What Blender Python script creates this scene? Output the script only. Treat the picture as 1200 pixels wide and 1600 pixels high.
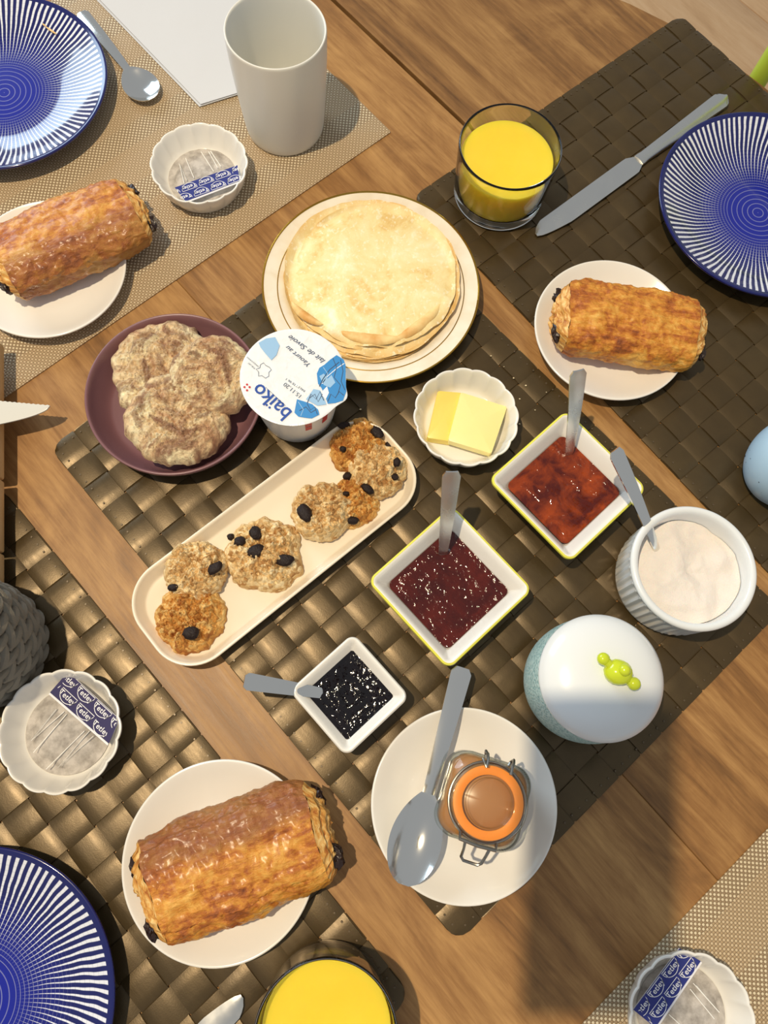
import bpy, bmesh, math, random
import numpy as np
from mathutils import Vector, Matrix, noise

for o in list(bpy.data.objects): bpy.data.objects.remove(o, do_unlink=True)
scene = bpy.context.scene
COL = scene.collection
PI = math.pi

# ------------------------------------------------------------------ camera
# world: table top is z = 0, metres; the phone hangs 0.62 m above the table
CH = 0.62
FPX = 1221.6
CR = Vector((0.98794712, 0.14862295, 0.04326322))
CU = Vector((-0.15479175, 0.94857516, 0.27612439))
CF = Vector((0.0, 0.27949308, -0.96014771))
cam_d = bpy.data.cameras.new('camera')
cam = bpy.data.objects.new('camera', cam_d)
COL.objects.link(cam)
m = Matrix.Identity(4)
for i in range(3):
    m[i][0] = CR[i]; m[i][1] = CU[i]; m[i][2] = -CF[i]
m[2][3] = CH
cam.matrix_world = m
cam_d.sensor_fit = 'VERTICAL'
cam_d.sensor_height = 24.0
cam_d.lens = FPX / 1600 * 24.0
cam_d.clip_start = 0.01
scene.camera = cam

def at(u, v, z=0.0):
    """point of the photograph's pixel (u, v) at height z above the table"""
    d = CR * ((u - 600) / FPX) - CU * ((v - 800) / FPX) + CF
    t = (z - CH) / d.z
    return Vector((d.x * t, d.y * t, z))

# ------------------------------------------------------------------ light
scene.view_settings.view_transform = 'Standard'
scene.view_settings.look = 'None'
scene.view_settings.gamma = 1.0
scene.view_settings.use_curve_mapping = False
scene.view_settings.exposure = 0.0

world = bpy.data.worlds.new('room_light')
scene.world = world
world.use_nodes = True
bg = world.node_tree.nodes['Background']
bg.inputs[0].default_value = (0.93, 0.965, 1.0, 1)
bg.inputs[1].default_value = 0.40

def light(name, kind, loc, energy, color, **kw):
    d = bpy.data.lights.new(name, kind)
    d.energy = energy; d.color = color
    for k, v in kw.items(): setattr(d, k, v)
    o = bpy.data.objects.new(name, d)
    COL.objects.link(o); o.location = loc
    return o
# warm ceiling spot up on the left, the one that draws the crisp shadows
LAMP = Vector((-0.58, 0.06, 2.1))
light('ceiling_lamp', 'POINT', LAMP, 158, (1.0, 0.82, 0.56), shadow_soft_size=0.020)
# daylight from the window far off at upper left
w = light('window_daylight', 'AREA', (-2.3, 2.1, 1.15), 46, (0.66, 0.84, 1.0), shape='RECTANGLE', size=1.5, size_y=1.3)
w.rotation_euler = (Vector((0, .15, 0)) - w.location).to_track_quat('-Z', 'Y').to_euler()

# ------------------------------------------------------------------ helpers
def lin(c):
    c = c / 255.0
    return c / 12.92 if c <= 0.04045 else ((c + 0.055) / 1.055) ** 2.4
def rgb(r, g, b): return (lin(r), lin(g), lin(b), 1.0)

class Mt:
    """small wrapper for building a procedural material"""
    def __init__(s, name, color=(200, 200, 200), rough=0.5, **kw):
        s.m = bpy.data.materials.new(name); s.m.use_nodes = True
        s.nt = s.m.node_tree; s.b = s.nt.nodes['Principled BSDF']
        s.b.inputs['Base Color'].default_value = rgb(*color)
        s.b.inputs['Roughness'].default_value = rough
        for k, v in kw.items(): s.b.inputs[k.replace('_', ' ')].default_value = v
    def n(s, t, **kw):
        nd = s.nt.nodes.new('ShaderNode' + t)
        for k, v in kw.items(): setattr(nd, k, v)
        return nd
    def set(s, sock, v):
        if hasattr(v, 'is_linked'): s.nt.links.new(v, sock)
        elif isinstance(v, (tuple, list)) and len(v) == 3 and sock.type == 'RGBA': sock.default_value = rgb(*v)
        else: sock.default_value = v
    def coord(s, kind='Object'):
        return s.n('TexCoord').outputs[kind]
    def map(s, v, scale=(1, 1, 1), loc=(0, 0, 0), rot=(0, 0, 0)):
        nd = s.n('Mapping'); s.set(nd.inputs[0], v)
        nd.inputs['Scale'].default_value = scale; nd.inputs['Location'].default_value = loc; nd.inputs['Rotation'].default_value = rot
        return nd.outputs[0]
    def noise(s, vec, scale, detail=4, rough=.55, dist=0, out=0):
        nd = s.n('TexNoise'); s.set(nd.inputs['Vector'], vec)
        nd.inputs['Scale'].default_value = scale; nd.inputs['Detail'].default_value = detail
        nd.inputs['Roughness'].default_value = rough; nd.inputs['Distortion'].default_value = dist
        return nd.outputs[out]
    def voro(s, vec, scale, feature='F1', rand=1, out=0):
        nd = s.n('TexVoronoi', feature=feature); s.set(nd.inputs['Vector'], vec)
        nd.inputs['Scale'].default_value = scale; nd.inputs['Randomness'].default_value = rand
        return nd.outputs[out]
    def math(s, op, a, b=0.0, c=0.0, clamp=False):
        nd = s.n('Math', operation=op, use_clamp=clamp)
        s.set(nd.inputs[0], a); s.set(nd.inputs[1], b); s.set(nd.inputs[2], c)
        return nd.outputs[0]
    def ramp(s, f, stops, interp='LINEAR'):
        nd = s.n('ValToRGB'); s.set(nd.inputs[0], f); cr = nd.color_ramp; cr.interpolation = interp
        while len(cr.elements) < len(stops): cr.elements.new(0.5)
        for e, (p, c) in zip(cr.elements, stops):
            e.position = p
            e.color = rgb(*c) if isinstance(c, tuple) else (c, c, c, 1)
        return nd.outputs[0]
    def mix(s, f, a, b, blend='MIX'):
        nd = s.n('Mix', data_type='RGBA', blend_type=blend)
        s.set(nd.inputs[0], f); s.set(nd.inputs[6], a); s.set(nd.inputs[7], b)
        return nd.outputs[2]
    def sep(s, v):
        nd = s.n('SeparateXYZ'); s.set(nd.inputs[0], v); return nd.outputs
    def bump(s, h, strength=.3, dist=.001, normal=None):
        nd = s.n('Bump'); s.set(nd.inputs['Height'], h)
        nd.inputs['Strength'].default_value = strength; nd.inputs['Distance'].default_value = dist
        if normal is not None: s.set(nd.inputs['Normal'], normal)
        s.set(s.b.inputs['Normal'], nd.outputs[0]); return nd.outputs[0]
    def col(s, c): s.set(s.b.inputs['Base Color'], c); return s
    def rough(s, c): s.set(s.b.inputs['Roughness'], c); return s

def mesh(name, vf, mat=None, smooth=True, angle=38, fix=True):
    me = bpy.data.meshes.new(name)
    me.from_pydata([tuple(v) for v in vf[0]], [], vf[1])
    if fix:
        bm = bmesh.new(); bm.from_mesh(me); bmesh.ops.recalc_face_normals(bm, faces=bm.faces[:]); bm.to_mesh(me); bm.free()
    me.update()
    if smooth:
        me.shade_smooth()
        if angle: me.set_sharp_from_angle(angle=math.radians(angle))
    if mat is not None: me.materials.append(mat.m if isinstance(mat, Mt) else mat)
    return me

def link(name, data, parent=None, loc=None, rot=None):
    o = bpy.data.objects.new(name, data); COL.objects.link(o)
    if parent is not None: o.parent = parent
    if loc is not None: o.location = loc
    if rot is not None: o.rotation_euler = rot
    return o

def tag(o, label, cat, group=None):
    o['label'] = label; o['category'] = cat
    if group: o['group'] = group
    return o

def thing(name, label, cat, loc=(0, 0, 0), rz=0.0, group=None):
    return tag(link(name, None, None, loc, (0, 0, rz)), label, cat, group)

def part(name, vf, mat, parent, smooth=True, angle=38, loc=None, rot=None):
    return link(name, mesh(name, vf, mat, smooth, angle), parent, loc, rot)

def solo(name, vf, mat, label, cat, loc=(0, 0, 0), rz=0.0, group=None, smooth=True, angle=38):
    return tag(link(name, mesh(name, vf, mat, smooth, angle), None, loc, (0, 0, rz)), label, cat, group)

def join(*vfs):
    V, F = [], []
    for v, f in vfs:
        k = len(V); V += [tuple(p) for p in v]; F += [tuple(i + k for i in q) for q in f]
    return V, F

def xf(vf, loc=(0, 0, 0), rz=0.0, sc=(1, 1, 1), mat=None):
    if mat is None:
        mat = Matrix.Translation(loc) @ Matrix.Rotation(rz, 4, 'Z') @ Matrix.Diagonal((*sc, 1))
    return [mat @ Vector(p) for p in vf[0]], vf[1]

def chaikin(P, it=2):
    for _ in range(it):
        Q = [P[0]]
        for a, b in zip(P[:-1], P[1:]):
            Q.append(tuple(x * .75 + y * .25 for x, y in zip(a, b)))
            Q.append(tuple(x * .25 + y * .75 for x, y in zip(a, b)))
        Q.append(P[-1]); P = Q
    return P

def rings(R, cap0=True, cap1=True, close=True):
    """list of rings (equal point counts) -> skinned mesh with fan caps"""
    n = len(R[0]); V = [p for r in R for p in r]; F = []
    for i in range(len(R) - 1):
        for j in range(n if close else n - 1):
            k = (j + 1) % n
            F.append((i * n + j, i * n + k, (i + 1) * n + k, (i + 1) * n + j))
    for cap, r, rev in ((cap0, 0, True), (cap1, len(R) - 1, False)):
        if cap:
            c = tuple(sum(p[a] for p in R[r]) / n for a in range(3)); V.append(c); ci = len(V) - 1
            for j in range(n):
                k = (j + 1) % n
                F.append((r * n + k, r * n + j, ci) if rev else (r * n + j, r * n + k, ci))
    return V, F

def lathe(prof, n=96, rf=None):
    R = []
    for r, z in prof:
        R.append([((r if rf is None else rf(r, z, 2 * PI * j / n)) * math.cos(2 * PI * j / n),
                   (r if rf is None else rf(r, z, 2 * PI * j / n)) * math.sin(2 * PI * j / n), z) for j in range(n)])
    return rings(R, True, True)

def rrect(hx, hy, r, z, k=8):
    r = max(min(r, hx, hy), 1e-5); P = []
    for cx, cy, a0 in ((hx - r, hy - r, 0), (-hx + r, hy - r, PI / 2), (-hx + r, -hy + r, PI), (hx - r, -hy + r, 1.5 * PI)):
        for i in range(k + 1):
            a = a0 + PI / 2 * i / k
            P.append((cx + r * math.cos(a), cy + r * math.sin(a), z))
    return P

def rloft(hx, hy, r, prof, k=8):
    """rounded rectangle swept through (inset, z) profile"""
    return rings([rrect(hx - d, hy - d, max(r - d, .0015), z, k) for d, z in prof])

def rbox(x, y, z, b=.001, k=3):
    prof = [(b, 0), (b * .3, b * .3), (0, b), (0, z - b), (b * .3, z - b * .3), (b, z)]
    return rloft(x / 2, y / 2, b * 1.5, prof, k)

def tube(P, rad, n=10, caps=True):
    P = [Vector(p) for p in P]; R = []; N = len(P)
    up = None
    for i, p in enumerate(P):
        t = (P[min(i + 1, N - 1)] - P[max(i - 1, 0)]).normalized()
        if up is None:
            up = t.orthogonal().normalized()
        else:
            up = (up - t * up.dot(t)).normalized()
        b = t.cross(up); r = rad[i] if isinstance(rad, (list, tuple)) else rad
        R.append([tuple(p + (up * math.cos(2 * PI * j / n) + b * math.sin(2 * PI * j / n)) * r) for j in range(n)])
    return rings(R, caps, caps)

def blob(rx, ry, rz, seed=0, amp=.15, fr=1.6, n=16, m=10, loc=(0, 0, 0)):
    R = []
    sv = Vector((seed * 7.3, seed * 3.1, seed * 1.7))
    for i in range(1, m):
        a = PI * i / m; ring = []
        for j in range(n):
            t = 2 * PI * j / n
            d = Vector((math.sin(a) * math.cos(t), math.sin(a) * math.sin(t), -math.cos(a)))
            k = 1 + amp * noise.noise(d * fr + sv) + amp * .6 * noise.noise(d * fr * 2.7 + sv)
            ring.append((loc[0] + d.x * rx * k, loc[1] + d.y * ry * k, loc[2] + d.z * rz * k))
        R.append(ring)
    return rings(R)

def text(body, size, shear=0.0, bold=0.0, space=1.0):
    cu = bpy.data.curves.new('t', 'FONT'); cu.body = body; cu.size = size; cu.shear = shear; cu.offset = bold
    cu.align_x = 'CENTER'; cu.align_y = 'CENTER'; cu.space_character = space; cu.resolution_u = 3
    o = bpy.data.objects.new('t', cu)
    me = o.to_mesh()
    V = [tuple(v.co) for v in me.vertices]; F = [tuple(p.vertices) for p in me.polygons]
    o.to_mesh_clear(); bpy.data.objects.remove(o); bpy.data.curves.remove(cu)
    return V, F

def stroke(P, w, closed=False):
    """flat ribbon along a 2D polyline"""
    P = [Vector((p[0], p[1])) for p in P]; n = len(P); V = []; F = []
    for i, p in enumerate(P):
        a = P[(i - 1) % n] if closed or i > 0 else p; b = P[(i + 1) % n] if closed or i < n - 1 else p
        t = (b - a); t = t.normalized() if t.length > 1e-9 else Vector((1, 0)); nn = Vector((-t.y, t.x)) * w / 2
        V += [(p.x + nn.x, p.y + nn.y, 0), (p.x - nn.x, p.y - nn.y, 0)]
    for i in range(n if closed else n - 1):
        k = (i + 1) % n; F.append((2 * i, 2 * i + 1, 2 * k + 1, 2 * k))
    return V, F

def poly(P, z=0.0):
    return [(p[0], p[1], z) for p in P], [tuple(range(len(P)))]

# table axes: E1 runs along the planks (down right in the photo), E2 across them
YAW = math.radians(-40.2)
E1 = Vector((math.cos(YAW), math.sin(YAW), 0)); E2 = Vector((-E1.y, E1.x, 0))

# ------------------------------------------------------------------ materials
def mk_wood(name, dark, mid, light_, rough=.42, scale=1.0, tint=.25):
    M = Mt(name, mid, rough)
    c = M.coord(); oi = M.n('ObjectInfo')
    off = M.n('VectorMath', operation='MULTIPLY_ADD')
    M.set(off.inputs[0], oi.outputs['Random']); off.inputs[1].default_value = (3.1, 5.7, 2.3); M.set(off.inputs[2], c)
    v = off.outputs[0]
    a = M.noise(M.map(v, (2.4 * scale, 24 * scale, 20)), 1.0, 6, .62, 1.3)
    b = M.noise(M.map(v, (18 * scale, 260 * scale, 60)), 1.0, 5, .7, .4)
    g = M.noise(M.map(v, (7 * scale, 15 * scale, 9)), 1.3, 5, .6, 2.0)
    f = M.math('ADD', M.math('MULTIPLY', a, .55), M.math('MULTIPLY', b, .28)); f = M.math('ADD', f, M.math('MULTIPLY', g, .3))
    col = M.ramp(f, [(.36, dark), (.54, mid), (.72, light_)])
    t = M.math('ADD', M.math('MULTIPLY', oi.outputs['Random'], tint), 1 - tint / 2)
    hsv = M.n('HueSaturation'); M.set(hsv.inputs['Value'], t); M.set(hsv.inputs['Color'], col)
    M.col(hsv.outputs[0])
    M.rough(M.math('ADD', M.math('MULTIPLY', b, .25), rough - .1))
    M.bump(M.math('ADD', b, M.math('MULTIPLY', a, .5)), .35, .0006)
    return M
WOOD = mk_wood('table_oak', (82, 54, 28), (141, 101, 57), (182, 140, 86), .42)
WOOD.b.inputs['Specular IOR Level'].default_value = .38
FLOORW = mk_wood('floor_tile_wood', (176, 138, 98), (200, 162, 120), (214, 180, 140), .5, .5, .06)
BOARDW = mk_wood('pale_board_wood', (176, 140, 92), (206, 172, 122), (222, 192, 146), .55, 1.2, .1)
APRON = Mt('table_apron_wood', (110, 75, 45), .5)

MATS = Mt('bronze_woven_vinyl', (80, 64, 40), .38)
MATS.b.inputs['Metallic'].default_value = .45
_c = MATS.coord(); _n = MATS.noise(MATS.map(_c, (60, 260, 60)), 1, 4, .6)
MATS.col(MATS.mix(MATS.noise(_c, 35, 3), (68, 55, 34), (92, 75, 46)))
MATS.rough(MATS.math('ADD', MATS.math('MULTIPLY', _n, .2), .27))
MATS.bump(MATS.math('ADD', _n, MATS.noise(_c, 900, 3, .6)), .07, .0008)
STITCH = Mt('mat_stitch', (92, 78, 58), .4, Metallic=.3)

def mk_mesh_mat():
    M = Mt('beige_mesh_weave', (176, 152, 118), .55)
    c = M.coord(); x, y, z = M.sep(c)
    # x: distance along table planks, y: across
    P = .0021
    sx = M.math('SINE', M.math('MULTIPLY', x, 2 * PI / P)); sy = M.math('SINE', M.math('MULTIPLY', y, 2 * PI / P))
    bx = M.math('ABSOLUTE', M.math('SINE', M.math('MULTIPLY', x, PI / P))); by = M.math('ABSOLUTE', M.math('SINE', M.math('MULTIPLY', y, PI / P)))
    chk = M.math('MULTIPLY', M.math('SINE', M.math('MULTIPLY', x, PI / P)), M.math('SINE', M.math('MULTIPLY', y, PI / P)))
    over = M.math('GREATER_THAN', chk, 0.0)
    h = M.math('MULTIPLY', bx, by)
    band = M.math('GREATER_THAN', M.math('SINE', M.math('MULTIPLY', x, 2 * PI / .058)), .35)
    light_ = M.mix(over, (206, 184, 150), (178, 152, 116))
    light2 = M.mix(over, (222, 206, 174), (150, 126, 94))
    colr = M.mix(band, light_, light2)
    colr = M.mix(M.ramp(h, [(.05, 1.0), (.42, 0.0)]), colr, (136, 113, 82))
    M.col(colr); M.bump(M.math('SQRT', h), .7, .0006)
    return M
MESHM = mk_mesh_mat()

WHITE = Mt('white_glaze', (236, 233, 226), .16, Coat_Weight=.3)
WARMW = Mt('cream_white_glaze', (238, 226, 204), .22, Coat_Weight=.2)
MUGW = Mt('matt_white_ceramic', (226, 225, 218), .32)
_c = MUGW.coord(); MUGW.bump(MUGW.noise(_c, 45, 2), .06, .002)

def mk_blue():
    M = Mt('blue_ray_glaze', (30, 40, 140), .14, Coat_Weight=.4)
    c = M.coord(); x, y, z = M.sep(c)
    r = M.math('SQRT', M.math('ADD', M.math('MULTIPLY', x, x), M.math('MULTIPLY', y, y)))
    rr = M.math('DIVIDE', r, .1)
    th = M.math('ARCTAN2', y, x)
    wob = M.math('MULTIPLY', M.math('SUBTRACT', M.noise(c, 28, 2), .5), .9)
    ph = M.math('ADD', M.math('MULTIPLY', th, 104 / (2 * PI)), M.math('MULTIPLY', rr, 1.8))
    ph = M.math('ADD', ph, wob)
    tri = M.math('PINGPONG', ph, .5)                       # 0..0.5
    # white line width grows outwards
    wd = M.ramp(rr, [(.28, .0), (.42, .07), (.62, .16), (.82, .24), (1.0, .26)])
    ln = M.math('SMOOTH_MIN', 1.0, M.math('MULTIPLY', M.math('SUBTRACT', wd, tri), 14), .1)
    ln = M.math('MAXIMUM', ln, 0.0)
    # fine turned rings crossing the rays
    ring = M.math('PINGPONG', M.math('MULTIPLY', rr, 34), .5)
    rm = M.math('MULTIPLY', M.math('LESS_THAN', ring, .06), M.ramp(rr, [(.05, .4), (.30, .32), (.40, .24), (.55, .12), (.72, .0)]))
    br = M.math('LESS_THAN', M.math('PINGPONG', M.math('MULTIPLY', rr, 20), .5), .07)
    br = M.math('MULTIPLY', br, M.ramp(rr, [(.0, .26), (.26, .2), (.30, .0)]))
    rm = M.math('MULTIPLY', rm, M.math('GREATER_THAN', rr, .28))
    dark = M.math('MULTIPLY', M.math('LESS_THAN', M.math('PINGPONG', M.math('MULTIPLY', rr, 27), .5), .06), M.ramp(rr, [(.3, .5), (.95, .12)]))
    wm = M.math('MAXIMUM', M.math('SUBTRACT', ln, dark), M.math('MAXIMUM', rm, br))
    edge = M.math('LESS_THAN', rr, .955)
    wm = M.math('MULTIPLY', M.math('MULTIPLY', wm, edge), M.math('GREATER_THAN', M.sep(M.n('NewGeometry').outputs['Normal'])[2], .1), clamp=True)
    blue = M.mix(M.ramp(rr, [(.25, 0.0), (.7, 1.0)]), (12, 26, 146), (16, 22, 92))
    M.col(M.mix(wm, blue, (226, 230, 240)))
    return M
BLUE = mk_blue()

STEEL = Mt('polished_steel', (226, 225, 220), .12, Metallic=1.0)
SATIN = Mt('satin_steel', (216, 215, 210), .26, Metallic=1.0)
_c = SATIN.coord(); SATIN.rough(SATIN.math('ADD', SATIN.math('MULTIPLY', SATIN.noise(_c, 60, 4), .22), .14))
WIRE = Mt('galvanised_wire', (150, 148, 142), .3, Metallic=1.0)

def mk_glass():
    M = Mt('clear_glass', (250, 252, 250), .0)
    lw = M.n('LayerWeight'); lw.inputs['Blend'].default_value = .5
    tr = M.n('BsdfTransparent'); M.set(tr.inputs[0], M.ramp(lw.outputs['Facing'], [(.0, (253, 254, 252)), (.6, (248, 250, 247)), (.85, (214, 220, 212)), (1.0, (120, 130, 122))]))
    gl = M.n('BsdfGlossy'); gl.inputs['Roughness'].default_value = .015
    fr = M.math('ADD', M.math('MULTIPLY', M.math('POWER', lw.outputs['Facing'], 4.0), .8), .04)
    mx = M.n('MixShader'); M.set(mx.inputs[0], fr); M.set(mx.inputs[1], tr.outputs[0]); M.set(mx.inputs[2], gl.outputs[0])
    M.nt.links.new(mx.outputs[0], M.nt.nodes['Material Output'].inputs[0])
    return M
GLASS = mk_glass()
TUMBLER = Mt('tumbler_glass', (252, 254, 252), .0, Transmission_Weight=1.0, IOR=1.45)
JUICE = Mt('orange_juice', (246, 214, 60), .22, Subsurface_Weight=.6, Subsurface_Scale=.02)
JUICE.b.inputs['Subsurface Radius'].default_value = (1.0, .75, .25)
_c = JUICE.coord(); JUICE.col(JUICE.mix(JUICE.noise(_c, 30, 2), (246, 208, 46), (248, 218, 70)))

def mk_pastry(name, coat, shade, sgn):
    M = Mt(name, (190, 110, 40), .45, Coat_Weight=coat, Coat_Roughness=.25)
    c = M.coord(); v = M.map(c, (16, 60, 40))
    a = M.noise(c, 55, 6, .65, .8); b = M.noise(v, 1.6, 5, .6, 1.2); g = M.noise(c, 18, 3, .5)
    f = M.math('ADD', M.math('MULTIPLY', a, .42), M.math('MULTIPLY', b, .36)); f = M.math('ADD', f, M.math('MULTIPLY', g, .26))
    f = M.math('ADD', f, M.math('MULTIPLY', M.math('SUBTRACT', M.noise(c, 170, 4, .7, .6), .5), .30))
    col = M.ramp(f, [(.35, (116, 54, 14)), (.45, (178, 98, 26)), (.53, (214, 142, 46)), (.62, (232, 176, 80)), (.74, (242, 208, 136))])
    # the darker baked sheet that laps over one side of the roll
    y = M.math('ADD', M.math('MULTIPLY', M.sep(c)[1], sgn), M.math('MULTIPLY', M.math('SUBTRACT', g, .5), .03))
    col = M.mix(M.math('MULTIPLY', M.ramp(M.math('MULTIPLY', y, 20), [(.10, 0.0), (.30, 1.0)]), shade), col, (136, 80, 46))
    M.col(col)
    fl = M.noise(M.map(c, (90, 240, 160)), 1.0, 5, .7, 1.5)
    M.bump(M.math('ADD', M.math('MULTIPLY', a, .9), fl), .8, .0022)
    M.rough(M.math('ADD', M.math('MULTIPLY', fl, .5), .22))
    return M
CRUST = mk_pastry('baked_crust', .3, .75, 1)
CRUST2 = mk_pastry('baked_crust_deep', .3, .55, -1)
CRUST3 = mk_pastry('baked_crust_matt', .08, 0, 1)
def mk_pastry_end():
    M = Mt('laminated_pastry_layers', (216, 164, 90), .5)
    c = M.coord(); a = M.noise(M.map(c, (60, 120, 700)), 1, 4, .6, .5)
    M.col(M.ramp(a, [(.35, (168, 98, 36)), (.5, (214, 156, 74)), (.65, (238, 204, 136))]))
    M.bump(a, .6, .0012)
    return M
CRUSTEND = mk_pastry_end()
CHOC = Mt('dark_chocolate', (40, 22, 16), .32)
_c = CHOC.coord(); CHOC.bump(CHOC.noise(_c, 300, 3), .6, .001)

def mk_cookie():
    M = Mt('chocolate_swirl_cookie', (200, 176, 140), .75)
    c = M.coord(); a = M.noise(c, 34, 5, .65, 2.2); b = M.noise(c, 230, 5, .8, .8); g = M.noise(c, 40, 3, .6, 1.0)
    base = M.ramp(g, [(.36, (200, 156, 116)), (.5, (236, 206, 160)), (.64, (252, 236, 192))])
    choc = M.ramp(a, [(.45, 0.0), (.53, .6), (.64, .92)])
    spk = M.ramp(b, [(.58, 0.0), (.65, .8)])
    col = M.mix(choc, base, (142, 98, 74)); col = M.mix(spk, col, (84, 52, 38))
    M.col(col); M.bump(M.math('ADD', b, M.math('MULTIPLY', a, .6)), .9, .0026)
    return M
COOK = mk_cookie()
def mk_oat(name, lo, mid, hi):
    M = Mt(name, mid, .7)
    c = M.coord(); v = M.voro(c, 260, out=1); d = M.voro(c, 260); a = M.noise(c, 60, 4, .6)
    f = M.math('ADD', M.math('MULTIPLY', M.sep(v)[0], .35), M.math('MULTIPLY', a, .65))
    M.col(M.ramp(f, [(.3, lo), (.5, mid), (.68, hi)]))
    M.bump(M.math('ADD', M.math('MULTIPLY', d, -.9), M.noise(c, 420, 3, .6)), .7, .0018)
    return M
OAT = mk_oat('oat_dough_pale', (176, 128, 72), (222, 188, 130), (242, 220, 174))
OATB = mk_oat('oat_dough_browned', (160, 96, 36), (206, 150, 72), (228, 190, 120))
RAISIN = Mt('raisin_skin', (30, 15, 11), .55, Specular_IOR_Level=.35)
_c = RAISIN.coord(); RAISIN.bump(RAISIN.noise(_c, 420, 3, .6, 1.5), .8, .001)

def mk_crepe():
    M = Mt('pale_crepe', (238, 216, 152), .55)
    c = M.coord(); a = M.noise(c, 26, 5, .6, 1.0); b = M.noise(c, 120, 4, .65); x, y, z = M.sep(c)
    r = M.math('SQRT', M.math('ADD', M.math('MULTIPLY', x, x), M.math('MULTIPLY', y, y)))
    col = M.ramp(M.math('ADD', M.math('MULTIPLY', a, .75), M.math('MULTIPLY', b, .25)), [(.36, (226, 190, 118)), (.45, (238, 216, 154)), (.57, (243, 229, 178)), (.67, (248, 242, 214))])
    edge = M.ramp(M.math('ADD', M.math('MULTIPLY', r, 10), M.math('MULTIPLY', M.math('SUBTRACT', b, .5), .12)), [(.66, 0.0), (.73, .6)])
    col = M.mix(edge, col, (222, 174, 100))
    col = M.mix(M.ramp(M.noise(c, 260, 3, .6), [(.56, 0.0), (.66, .6)]), col, (250, 244, 216))
    M.col(col); M.bump(M.math('ADD', b, a), .5, .0014)
    return M
CREPE = mk_crepe()
CREPEB = Mt('golden_crepe_underside', (220, 166, 84), .6)
_c = CREPEB.coord(); CREPEB.col(CREPEB.ramp(CREPEB.noise(_c, 50, 4), [(.35, (214, 156, 80)), (.65, (242, 214, 150))]))

PLUM = Mt('plum_stoneware', (104, 66, 76), .3)
_c = PLUM.coord(); PLUM.col(PLUM.mix(PLUM.noise(_c, 14, 3), (112, 76, 82), (136, 98, 102)))
GOLD = Mt('gilt_line', (190, 150, 60), .22, Metallic=1.0)
IVORY = Mt('ivory_porcelain', (238, 230, 212), .2, Coat_Weight=.3)
_c = IVORY.coord(); IVORY.col(IVORY.mix(IVORY.ramp(IVORY.noise(_c, 70, 3, .5, .5), [(.4, 0.0), (.7, .5)]), (240, 232, 214), (224, 208, 178)))
YELLOWR = Mt('yellow_rim_glaze', (228, 224, 84), .2, Coat_Weight=.3)
BUTTER = Mt('butter_pale', (247, 232, 156), .36, Subsurface_Weight=.15, Subsurface_Scale=.004)
BUTTER2 = Mt('butter_deeper', (245, 220, 110), .36, Subsurface_Weight=.15, Subsurface_Scale=.004)

def mk_jam(name, lo, hi, rough=.1, sc=150, bs=.5, coat=.4):
    M = Mt(name, lo, rough, Coat_Weight=coat, Coat_Roughness=.06)
    c = M.coord(); a = M.noise(c, 55, 4, .6, .8); b = M.noise(c, sc, 3, .6)
    M.col(M.ramp(a, [(.38, lo), (.66, hi)])); M.bump(M.math('ADD', b, M.math('MULTIPLY', M.voro(c, sc * 1.3), .5)), bs, .002)
    return M
JAM_A = mk_jam('apricot_red_jam', (78, 18, 3), (150, 60, 12), .10, 130, .6, .0)
JAM_R = mk_jam('dark_red_jam', (62, 11, 4), (84, 20, 7), .09, 190, .5, .0)
JAM_B = mk_jam('black_fruit_jam', (8, 4, 7), (14, 5, 9), .07, 190, .28, .0)
SUGAR = Mt('white_sugar', (230, 222, 214), .7, Subsurface_Weight=.1, Subsurface_Scale=.002)
_c = SUGAR.coord(); SUGAR.bump(SUGAR.noise(_c, 900, 2), .5, .0008)
SHADEW = Mt('shade_tinted_white_glaze', (226, 230, 232), .2, Coat_Weight=.3)  # white glaze; the slight blue is bluish shade put into the colour
SKYB = Mt('sky_blue_speckled_glaze', (176, 208, 232), .3)
TEAL = Mt('teal_textured_glaze', (150, 186, 188), .42)
_c = TEAL.coord(); _v = TEAL.voro(TEAL.map(_c, (1, 1, 1.0)), 520)
TEAL.col(TEAL.mix(TEAL.ramp(_v, [(.2, 0.0), (.6, 1.0)]), (118, 164, 168), (186, 212, 210))); TEAL.bump(_v, .6, .0008)
LIME = Mt('lime_glaze', (196, 212, 36), .2, Coat_Weight=.4)
LIMEP = Mt('lime_lacquer', (186, 208, 70), .35)
PAPER = Mt('white_paper', (204, 205, 208), .8)
_c = PAPER.coord(); PAPER.bump(PAPER.noise(_c, 70, 4), .12, .002)
TEAP = Mt('tea_bag_paper', (206, 200, 192), .8)
_c = TEAP.coord(); _n = TEAP.noise(_c, 120, 5, .6)
TEAP.col(TEAP.ramp(_n, [(.35, (150, 144, 138)), (.62, (198, 192, 186))])); TEAP.bump(TEAP.noise(_c, 90, 4), .35, .002)
TEAR = Mt('tea_bag_rim_paper', (236, 226, 206), .8)
NAVY = Mt('tag_navy_print', (34, 46, 128), .55)
NAVYD = Mt('tag_purple_print', (30, 24, 86), .65)
INKW = Mt('white_ink', (236, 238, 246), .6)
STRING = Mt('white_thread', (250, 249, 244), .8)
POTW = Mt('white_plastic_cup', (236, 236, 232), .35)
FOIL = Mt('white_foil_lid', (232, 236, 240), .26, Coat_Weight=.2)
_c = FOIL.coord(); FOIL.bump(FOIL.math('ADD', FOIL.noise(_c, 85, 3, .5, .6), FOIL.voro(FOIL.map(_c, (60, 140, 60)), 1)), .5, .002)
_nn = FOIL.noise(_c, 30, 2)
INKB = Mt('blue_ink', (28, 74, 160), .4)
INKM = Mt('mountain_blue_ink', (58, 138, 204), .35)
INKL = Mt('sky_blue_ink', (150, 190, 226), .4)
INKD = Mt('dark_slate_ink', (52, 66, 96), .5)
INKR = Mt('red_ink', (196, 44, 48), .4)
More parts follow.
